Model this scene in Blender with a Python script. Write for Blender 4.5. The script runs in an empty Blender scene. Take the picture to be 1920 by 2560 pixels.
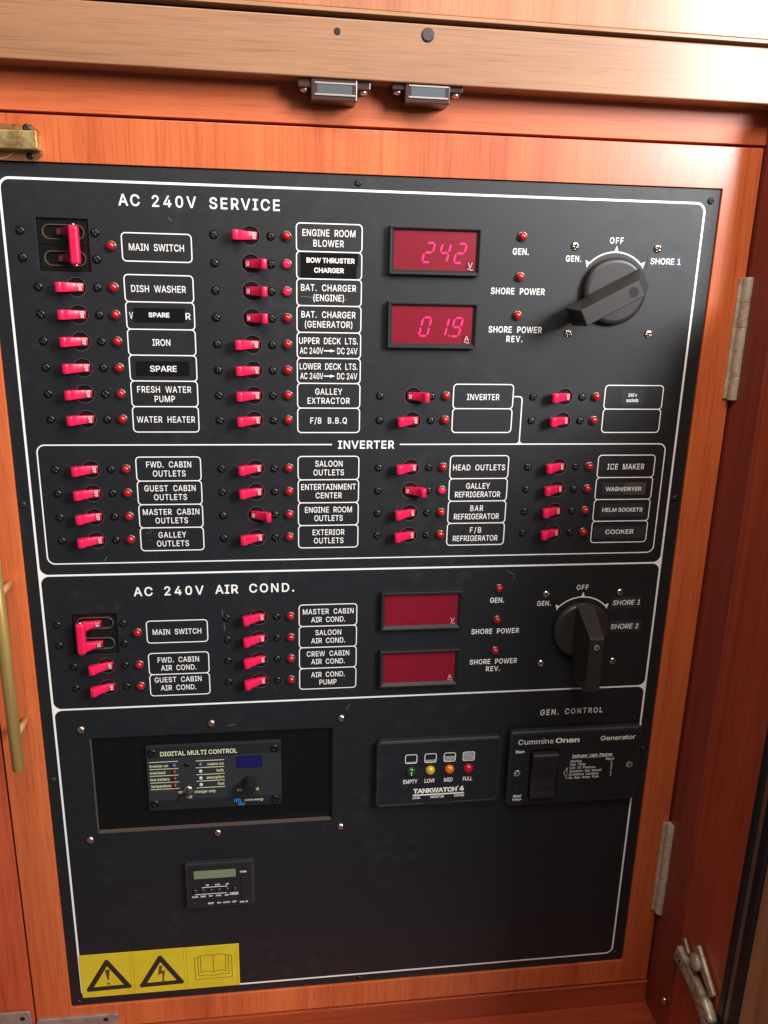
import bpy, bmesh, math, random, json
from mathutils import Vector, Matrix
random.seed(7)
S = bpy.context.scene
COL = S.collection
PI = math.pi
ZTOP = 1.3                                   # world height of the panel datum

def W(X, Y, h=0.0):
    """panel millimetres (X right, Y down, h out of the panel) -> world metres"""
    return Vector((X/1000.0, -h/1000.0, ZTOP - Y/1000.0))

# ------------------------------------------------------------------ camera
cam = bpy.data.cameras.new('camera'); camo = bpy.data.objects.new('camera', cam); COL.objects.link(camo)
S.camera = camo
cam.sensor_fit = 'HORIZONTAL'; cam.sensor_width = 36.0; cam.lens = 37.64
cam.clip_start = 0.02; cam.clip_end = 30
FWD = Vector((0.12466154, 0.95261214, -0.27747002)).normalized()
RGT = Vector((0.99211785, -0.12326156, 0.02255551)).normalized()
UP = RGT.cross(FWD).normalized(); RGT = FWD.cross(UP).normalized()
M = Matrix((RGT, UP, -FWD)).transposed().to_4x4()
M.translation = W(269.335, 126.48, 800.83)
camo.matrix_world = M

# ------------------------------------------------------------------ world, lamps, exposure
wd = bpy.data.worlds.new("World"); S.world = wd; wd.use_nodes = True
bg = wd.node_tree.nodes['Background']
bg.inputs[0].default_value = (0.80, 0.82, 0.88, 1); bg.inputs[1].default_value = 0.115

def area(name, p, target, sx, sy, power, color):
    l = bpy.data.lights.new(name, 'AREA'); l.shape = 'RECTANGLE'; l.size = sx; l.size_y = sy
    l.energy = power; l.color = color
    o = bpy.data.objects.new(name, l); COL.objects.link(o)
    o.location = W(*p); d = W(*target) - W(*p)
    o.rotation_euler = d.to_track_quat('-Z', 'Y').to_euler()
    return o
area('window_light', (1580, -510, 1350), (450, 150, 0), 0.62, 0.66, 57, (0.97, 0.98, 1.0))
area('warm_fill_light', (420, -720, 800), (380, 100, 0), 0.8, 0.5, 15, (1.0, 0.86, 0.76))  # added warm fill from above, no such lamp in view
S.view_settings.view_transform = 'Standard'; S.view_settings.look = 'None'
S.view_settings.gamma = 1; S.view_settings.exposure = 0.0

# ------------------------------------------------------------------ materials
def mat(name, color=(.5, .5, .5), rough=.5, metal=0.0, spec=.5, coat=0.0, emit=None, estr=0.0, coat_rough=.1):
    m = bpy.data.materials.new(name); m.use_nodes = True
    b = m.node_tree.nodes['Principled BSDF']
    b.inputs['Base Color'].default_value = (*color, 1); b.inputs['Roughness'].default_value = rough
    b.inputs['Metallic'].default_value = metal; b.inputs['Specular IOR Level'].default_value = spec
    b.inputs['Coat Weight'].default_value = coat; b.inputs['Coat Roughness'].default_value = coat_rough
    if emit: b.inputs['Emission Color'].default_value = (*emit, 1); b.inputs['Emission Strength'].default_value = estr
    return m
def nodes(m): return m.node_tree.nodes, m.node_tree.links, m.node_tree.nodes['Principled BSDF']
def noise(N, L, vec, scale, detail=3, rough=.5, dist=0.0):
    n = N.new('ShaderNodeTexNoise'); n.inputs['Scale'].default_value = scale; n.inputs['Detail'].default_value = detail
    n.inputs['Roughness'].default_value = rough; n.inputs['Distortion'].default_value = dist
    L.new(vec, n.inputs['Vector']); return n.outputs['Fac']
def ramp(N, L, fac, stops):
    r = N.new('ShaderNodeValToRGB'); e = r.color_ramp.elements
    e[0].position, e[0].color = stops[0][0], (*stops[0][1], 1)
    e[1].position, e[1].color = stops[-1][0], (*stops[-1][1], 1)
    for p, c in stops[1:-1]:
        k = e.new(p); k.color = (*c, 1)
    L.new(fac, r.inputs[0]); return r.outputs[0]
def mapping(N, L, scale, loc=(0, 0, 0)):
    t = N.new('ShaderNodeTexCoord'); mp = N.new('ShaderNodeMapping')
    mp.inputs['Scale'].default_value = scale; mp.inputs['Location'].default_value = loc
    L.new(t.outputs['Object'], mp.inputs['Vector']); return mp.outputs[0]
def mix(N, L, f, a, b, mode='MIX'):
    n = N.new('ShaderNodeMix'); n.data_type = 'RGBA'; n.blend_type = mode
    if isinstance(f, (int, float)): n.inputs[0].default_value = f
    else: L.new(f, n.inputs[0])
    for i, v in ((6, a), (7, b)):
        if isinstance(v, tuple): n.inputs[i].default_value = (*v, 1)
        else: L.new(v, n.inputs[i])
    return n.outputs[2]

def wood(name, axis, light, mid, dark, gloss=.3, coat=.35, seed=0, fibre=1.0):
    """grain runs along `axis` (0 x, 1 y, 2 z) of the piece"""
    m = mat(name, mid, gloss, coat=coat, coat_rough=.2); N, L, b = nodes(m)
    def sc(a, c): return tuple(c if i == axis else a for i in range(3))
    v1 = mapping(N, L, sc(22, 1.3), (seed*3.1, seed*1.7, seed))
    v2 = mapping(N, L, sc(150, 3.0), (seed, seed*2, 0))
    v3 = mapping(N, L, sc(700, 14.0))
    v4 = mapping(N, L, sc(5, 1.0), (seed, 0, seed))
    n1 = noise(N, L, v1, 1, 4, .6, .8); n2 = noise(N, L, v2, 1, 4, .65); n3 = noise(N, L, v3, 1, 2, .7); n4 = noise(N, L, v4, 1, 2)
    c = ramp(N, L, n1, [(.28, dark), (.47, mid), (.7, light)])
    c2 = ramp(N, L, n2, [(.32, tuple(x*.72 for x in dark)), (.5, mid), (.68, light)])
    c = mix(N, L, .28, c, c2)
    f = ramp(N, L, n3, [(.34, (.72, .60, .52)), (.47, (1, 1, 1)), (1, (1, 1, 1))])
    c = mix(N, L, .75*fibre, c, f, 'MULTIPLY')
    t = ramp(N, L, n4, [(.35, (.85, .76, .7)), (.65, (1.1, 1.1, 1.1))])
    c = mix(N, L, .8, c, t, 'MULTIPLY')
    L.new(c, b.inputs['Base Color'])
    bp = N.new('ShaderNodeBump'); bp.inputs['Strength'].default_value = .12; bp.inputs['Distance'].default_value = .0004
    L.new(n3, bp.inputs['Height']); L.new(bp.outputs[0], b.inputs['Normal'])
    r = N.new('ShaderNodeMapRange'); r.inputs[3].default_value = gloss-.05; r.inputs[4].default_value = gloss+.15
    L.new(n2, r.inputs[0]); L.new(r.outputs[0], b.inputs['Roughness'])
    return m
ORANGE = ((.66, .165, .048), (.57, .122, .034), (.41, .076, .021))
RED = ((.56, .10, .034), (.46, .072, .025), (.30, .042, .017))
wood_door = wood('veneer_vertical', 1, *ORANGE, gloss=.36, coat=.6)
wood_rail = wood('veneer_horizontal', 0, *ORANGE, gloss=.46, coat=.06, seed=3)
wood_header = wood('faded_header_wood', 0, (.36, .19, .095), (.32, .162, .077), (.25, .118, .052), gloss=.5, coat=.42, seed=5)
wood_upper = wood('upper_door_veneer', 1, (.50, .20, .08), (.44, .16, .062), (.34, .11, .04), gloss=.45, coat=.5, seed=8)
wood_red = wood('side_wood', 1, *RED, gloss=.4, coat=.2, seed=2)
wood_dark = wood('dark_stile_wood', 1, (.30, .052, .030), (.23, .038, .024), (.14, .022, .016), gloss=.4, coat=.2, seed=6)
wood_floor = wood('floor_wood', 0, (.42, .075, .022), (.34, .055, .017), (.22, .03, .011), gloss=.35, coat=.25, seed=9)
wood_tan = wood('open_door_wood', 1, (.62, .29, .13), (.52, .23, .10), (.38, .15, .065), gloss=.45, coat=.1, seed=11)

def panel_paint(name, base, rough, coarse=1.0):
    m = mat(name, base, rough); N, L, b = nodes(m)
    v = mapping(N, L, (1, 1, 1))
    big = noise(N, L, v, 9, 5, .65, .6); mid = noise(N, L, v, 55, 5, .7); fine = noise(N, L, v, 1500, 1)
    speck = noise(N, L, v, 420, 1, .5)
    dust = ramp(N, L, big, [(.52, (0, 0, 0)), (.8, (1, 1, 1))])
    d2 = ramp(N, L, mid, [(.5, (0, 0, 0)), (.85, (1, 1, 1))])
    dd = mix(N, L, 1.0, dust, d2, 'MULTIPLY')
    c = mix(N, L, dd, base, (.05, .047, .046))
    sp = ramp(N, L, speck, [(.76, (0, 0, 0)), (.80, (1, 1, 1))])
    s2 = mix(N, L, 1.0, sp, d2, 'MULTIPLY')
    c = mix(N, L, s2, c, (.30, .29, .28))
    L.new(c, b.inputs['Base Color'])
    r = N.new('ShaderNodeMapRange'); r.inputs[1].default_value = .3; r.inputs[2].default_value = .7
    r.inputs[3].default_value = rough-.02*coarse; r.inputs[4].default_value = rough+.05*coarse; L.new(mid, r.inputs[0]); L.new(r.outputs[0], b.inputs['Roughness'])
    bp = N.new('ShaderNodeBump'); bp.inputs['Strength'].default_value = .22*coarse; bp.inputs['Distance'].default_value = .00012
    L.new(fine, bp.inputs['Height']); L.new(bp.outputs[0], b.inputs['Normal'])
    return m
paint = panel_paint('black_panel_paint', (.0055, .0068, .0095), .50)
paint.node_tree.nodes['Principled BSDF'].inputs['Specular IOR Level'].default_value = .6
plastic = panel_paint('black_plastic', (.014, .014, .015), .38)
plastic_satin = panel_paint('satin_black_plastic', (.017, .017, .018), .5)
breaker_black = panel_paint('breaker_black', (.007, .006, .006), .28, .5)
acrylic = mat('black_acrylic', (.004, .004, .0045), .12)
void = mat('dark_inside', (.002, .002, .002), .9)
print_white = mat('white_print', (.90, .88, .84), .45)
tape_black = panel_paint('glossy_black_tape', (.006, .006, .007), .22, .5)
tape_grey = mat('reflecting_label_tape', (.075, .06, .05), .35)  # grey tone paints a reflection on part of one label
tape_blue = panel_paint('matt_label_tape', (.02, .026, .033), .5)
lever_pink = mat('pink_lever_plastic', (.74, .009, .072), .38, coat=.15)
lever_red = mat('red_lever_root', (.30, .003, .016), .42)
chrome = mat('nickel', (.70, .58, .48), .22, 1.0)
blackscrew = mat('black_oxide_steel', (.03, .028, .026), .25, .85)
blackscrew2 = mat('painted_screw', (.02, .02, .022), .4, .3)
silver = mat('zinc_steel', (.72, .72, .68), .3, .9)
recess = mat('screw_recess', (.004, .004, .004), .7)
red_lens = mat('red_lens', (.42, .006, .012), .12, coat=.6)
red_lit = mat('lit_red_lens', (.75, .01, .06), .15, coat=.6, emit=(1, .02, .14), estr=.40)
window_red = mat('red_display_filter', (.205, .005, .017), .34, spec=.5)
segment = mat('lit_segment', (.5, .01, .1), .5, emit=(1.0, .012, .17), estr=.9)
ghost = mat('unlit_segment', (.228, .0065, .021), .34)
sticker_red = mat('dark_red_sticker', (.13, .003, .01), .35)
pinkprint = mat('pink_marker_print', (.85, .42, .45), .5)
bezel_ring = mat('lamp_bezel_metal', (.30, .23, .17), .25, .9)
yellow = panel_paint('yellow_sticker_vinyl', (.66, .50, .022), .35)
N_, L_, b_ = nodes(yellow)
for l in list(b_.inputs['Base Color'].links): L_.remove(l)
vv = mapping(N_, L_, (1, 1, 1)); L_.new(ramp(N_, L_, noise(N_, L_, vv, 30, 4), [(.3, (.60, .445, .018)), (.7, (.70, .535, .03))]), b_.inputs['Base Color'])
ink = mat('sticker_black_ink', (.022, .018, .012), .5)
ink_brown = mat('sticker_brown_ink', (.10, .05, .008), .5)
cream = mat('cream_print', (.62, .62, .40), .5)
white_dim = mat('white_lens', (.42, .42, .40), .3, coat=.4)
blue_lens = mat('blue_lens', (.06, .09, .24), .2, coat=.5)
darkred_lens = mat('dark_red_lens', (.16, .008, .015), .2, coat=.5)
yellow_lens = mat('yellow_lens', (.62, .42, .015), .15, coat=.6)
orange_lens = mat('orange_lens', (.72, .16, .008), .15, coat=.6)
crimson_lens = mat('crimson_lens', (.50, .006, .03), .15, coat=.6)
green_lens = mat('green_lens', (.022, .055, .024), .12, coat=.6)
green_glow = mat('green_glow', (.02, .4, .03), .4, emit=(.05, .75, .06), estr=.9)
blue_disp = mat('blue_display', (.006, .004, .05), .3, emit=(.05, .03, .5), estr=.04)
blue_ghost = mat('blue_display_segment', (.010, .008, .075), .3, emit=(.1, .08, .7), estr=.03)
lcd = mat('lcd_glass', (.175, .215, .125), .3)
blue_ink = mat('blue_logo_ink', (.02, .26, .70), .5)
grey_plate = panel_paint('grey_module_face', (.022, .025, .028), .42)
knob_mat = panel_paint('knob_plastic', (.024, .021, .019), .40, .6)
brass = mat('brushed_brass', (.56, .36, .12), .36, .65); N_, L_, b_ = nodes(brass)
vv = mapping(N_, L_, (300, 8, 300)); n_ = noise(N_, L_, vv, 1, 3)
L_.new(ramp(N_, L_, n_, [(.3, (.52, .33, .095)), (.7, (.72, .50, .18))]), b_.inputs['Base Color'])
def tarnish(name, a, bcol, rough, metal, scale):
    m = mat(name, a, rough, metal); N, L, b = nodes(m); v = mapping(N, L, (1, 1, 1))
    n = noise(N, L, v, scale, 5, .65, .8)
    L.new(ramp(N, L, n, [(.38, a), (.6, bcol)]), b.inputs['Base Color'])
    r = N.new('ShaderNodeMapRange'); r.inputs[3].default_value = rough-.1; r.inputs[4].default_value = rough+.25
    L.new(n, r.inputs[0]); L.new(r.outputs[0], b.inputs['Roughness']); return m
brass_old = tarnish('tarnished_brass', (.50, .27, .10), (.74, .58, .24), .34, .9, 60)
brass_plate = tarnish('dull_brass_plate', (.33, .13, .05), (.50, .22, .09), .38, .8, 70)
hinge_metal = tarnish('weathered_hinge_metal', (.44, .34, .23), (.60, .51, .38), .42, .35, 90)
steel_dull = tarnish('dull_steel', (.27, .21, .18), (.38, .31, .26), .45, .45, 40)
latch_metal = tarnish('dirty_latch_metal', (.30, .22, .13), (.62, .56, .43), .4, .35, 55)
brown_plastic = mat('brown_catch_plastic', (.055, .025, .023), .28, coat=.2)
magnet = mat('magnet', (.085, .105, .115), .35, .3)
pole_piece = mat('zinc_pole_piece', (.45, .40, .38), .35, .8)
rubber = mat('black_rubber', (.012, .011, .014), .45)
alu_brown = mat('bronze_strip', (.20, .12, .085), .4, .3)
gap_mat = mat('dark_gap', (.02, .004, .003), .8)
glue = mat('glue_residue_film', (.045, .045, .046), .25)
dustm = mat('dust_fleck', (.30, .29, .28), .7)

# ------------------------------------------------------------------ helpers
def link(name, me, m, parent, loc=None, rot=None, label=None):
    o = bpy.data.objects.new(name, me); COL.objects.link(o)
    if m is not None:
        me.materials.clear(); me.materials.append(m)
    if parent: o.parent = parent
    if loc: o.location = [v/1000.0 for v in loc]
    if rot: o.rotation_euler = rot
    if label: o['label'] = label
    return o
def thing(name, label, cat, X, Y, h=0, group=None):
    o = bpy.data.objects.new(name, None); COL.objects.link(o); o.empty_display_size = .01
    o.location = W(X, Y, h); o.rotation_euler = (PI/2, 0, 0)
    o['label'] = label; o['category'] = cat
    if group: o['group'] = group
    return o
def mesh_of(name, verts, faces, smooth=False):
    me = bpy.data.meshes.new(name); me.from_pydata([(x/1000., y/1000., z/1000.) for x, y, z in verts], [], faces)
    me.update()
    if smooth: me.shade_smooth()
    return me
def loop_plate(name, loops, z0, z1, bevel=0.0, res=2):
    """plate between z0 and z1 (mm) bounded by the first loop, the others are holes"""
    c = bpy.data.curves.new(name, 'CURVE'); c.dimensions = '2D'; c.fill_mode = 'BOTH'
    c.extrude = max(((z1-z0)/2.0-bevel)/1000.0, 0); c.bevel_depth = bevel/1000.; c.bevel_resolution = res
    if bevel: c.offset = -bevel/1000.
    for lp in loops:
        s = c.splines.new('POLY'); s.points.add(len(lp)-1); s.use_cyclic_u = True
        for p, (x, y) in zip(s.points, lp): p.co = (x/1000., y/1000., 0, 1)
    o = bpy.data.objects.new(name, c); me = bpy.data.meshes.new_from_object(o)
    bpy.data.objects.remove(o); bpy.data.curves.remove(c)
    me.transform(Matrix.Translation((0, 0, (z0+z1)/2000.)))
    for p in me.polygons: p.use_smooth = False
    me.name = name
    return me
def rrect(x0, x1, y0, y1, r=0, n=6):
    if r <= 0: return [(x0, y0), (x1, y0), (x1, y1), (x0, y1)]
    out = []
    for cx, cy, a in ((x1-r, y0+r, -90), (x1-r, y1-r, 0), (x0+r, y1-r, 90), (x0+r, y0+r, 180)):
        for k in range(n+1):
            t = math.radians(a+90.*k/n); out.append((cx+r*math.cos(t), cy+r*math.sin(t)))
    return out
def circle(cx, cy, r, n=32):
    return [(cx+r*math.cos(2*PI*k/n), cy+r*math.sin(2*PI*k/n)) for k in range(n)]
def stadium(x0, x1, cy, r, n=10):
    out = []
    for k in range(n+1): t = -PI/2+PI*k/n; out.append((x1-r+r*math.cos(t), cy+r*math.sin(t)))
    for k in range(n+1): t = PI/2+PI*k/n; out.append((x0+r+r*math.cos(t), cy+r*math.sin(t)))
    return out
def R(X0, X1, Y0, Y1, r=0, n=6): return rrect(X0, X1, -Y1, -Y0, r, n)      # panel mm rectangle (Y down)
def flat(name, loops, z):                      # one-sided flat print: thin sheet
    return loop_plate(name, loops, z-.04, z)
def ring_print(name, X0, X1, Y0, Y1, r, w, z, n=6):
    h = w/2.
    return flat(name, [R(X0-h, X1+h, Y0-h, Y1+h, r+h, n), R(X0+h, X1-h, Y0+h, Y1-h, max(r-h, .2), n)], z)
def ribbon(pts, w, close=False):
    """outline polygon of a polyline of width w (mitred)"""
    n = len(pts); L_, R_ = [], []
    for i in range(n):
        a = Vector(pts[i-1]) if (i > 0 or close) else None; b = Vector(pts[i]); c = Vector(pts[(i+1) % n]) if (i < n-1 or close) else None
        d1 = (b-a).normalized() if a is not None else None; d2 = (c-b).normalized() if c is not None else None
        if d1 is None: d1 = d2
        if d2 is None: d2 = d1
        t = (d1+d2).normalized(); nn = Vector((-t.y, t.x)); k = max(nn.dot(Vector((-d1.y, d1.x))), .4)
        L_.append(tuple(b+nn*w/2/k)); R_.append(tuple(b-nn*w/2/k))
    return L_, R_
def line_print(name, pts, w, z, close=False):
    P = [(x, -y) for x, y in pts]; a, b = ribbon(P, w, close)
    n = len(P); v = [(x, y, z) for x, y in a]+[(x, y, z) for x, y in b]
    f = [(i, i+1, n+i+1, n+i) for i in range(n-1)]
    if close: f.append((n-1, 0, n, 2*n-1))
    return mesh_of(name, v, f)
def lathe(name, prof, n=24, smooth=True, y_axis=False):
    v, f = [], []
    for r, z in prof:
        for k in range(n):
            t = 2*PI*k/n; v.append((r*math.cos(t), r*math.sin(t), z))
    for i in range(len(prof)-1):
        for k in range(n):
            f.append((i*n+k, i*n+(k+1) % n, (i+1)*n+(k+1) % n, (i+1)*n+k))
    f.append(tuple(range((len(prof)-1)*n, len(prof)*n))); f.append(tuple(reversed(range(n))))
    if y_axis: v = [(x, z, -y) for x, y, z in v]
    me = mesh_of(name, v, f, smooth)
    if smooth:
        me.polygons[len(f)-1].use_smooth = False; me.polygons[len(f)-2].use_smooth = False
    return me
def bevelled(me, w, seg=2, angle=.6):
    bm = bmesh.new(); bm.from_mesh(me)
    bmesh.ops.remove_doubles(bm, verts=bm.verts, dist=1e-6)
    bmesh.ops.recalc_face_normals(bm, faces=bm.faces)
    es = [e for e in bm.edges if len(e.link_faces) == 2 and e.calc_face_angle(0) > angle]
    bmesh.ops.bevel(bm, geom=es, offset=w/1000., segments=seg, affect='EDGES', profile=.5, clamp_overlap=True)
    bm.to_mesh(me); bm.free(); return me
def box(name, x0, x1, y0, y1, z0, z1, bevel=0, seg=2):
    v = [(x, y, z) for z in (z0, z1) for y in (y0, y1) for x in (x0, x1)]
    f = [(0, 2, 3, 1), (4, 5, 7, 6), (0, 1, 5, 4), (2, 6, 7, 3), (0, 4, 6, 2), (1, 3, 7, 5)]
    me = mesh_of(name, v, f)
    return bevelled(me, bevel, seg) if bevel else me
def pbox(name, X0, X1, Y0, Y1, h0, h1, bevel=0, seg=2): return box(name, X0, X1, -Y1, -Y0, h0, h1, bevel, seg)
def prism_y(name, prof, y0, y1, bevel=0, seg=2):       # profile in (x, z), extruded along y
    n = len(prof); v = [(x, y0, z) for x, z in prof]+[(x, y1, z) for x, z in prof]
    f = [tuple(range(n)), tuple(reversed(range(n, 2*n)))]+[(i, (i+n), (i+1) % n+n, (i+1) % n) for i in range(n)]
    me = mesh_of(name, v, f)
    bm = bmesh.new(); bm.from_mesh(me); bmesh.ops.recalc_face_normals(bm, faces=bm.faces); bm.to_mesh(me); bm.free()
    return bevelled(me, bevel, seg) if bevel else me
def join(name, mes):
    bm = bmesh.new()
    for me in mes: bm.from_mesh(me)
    me = bpy.data.meshes.new(name); bm.to_mesh(me); bm.free(); return me
def shift(me, x, y, z=0, rz=0):
    me.transform(Matrix.Translation((x/1000., y/1000., z/1000.)) @ Matrix.Rotation(rz, 4, 'Z')); return me
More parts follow.
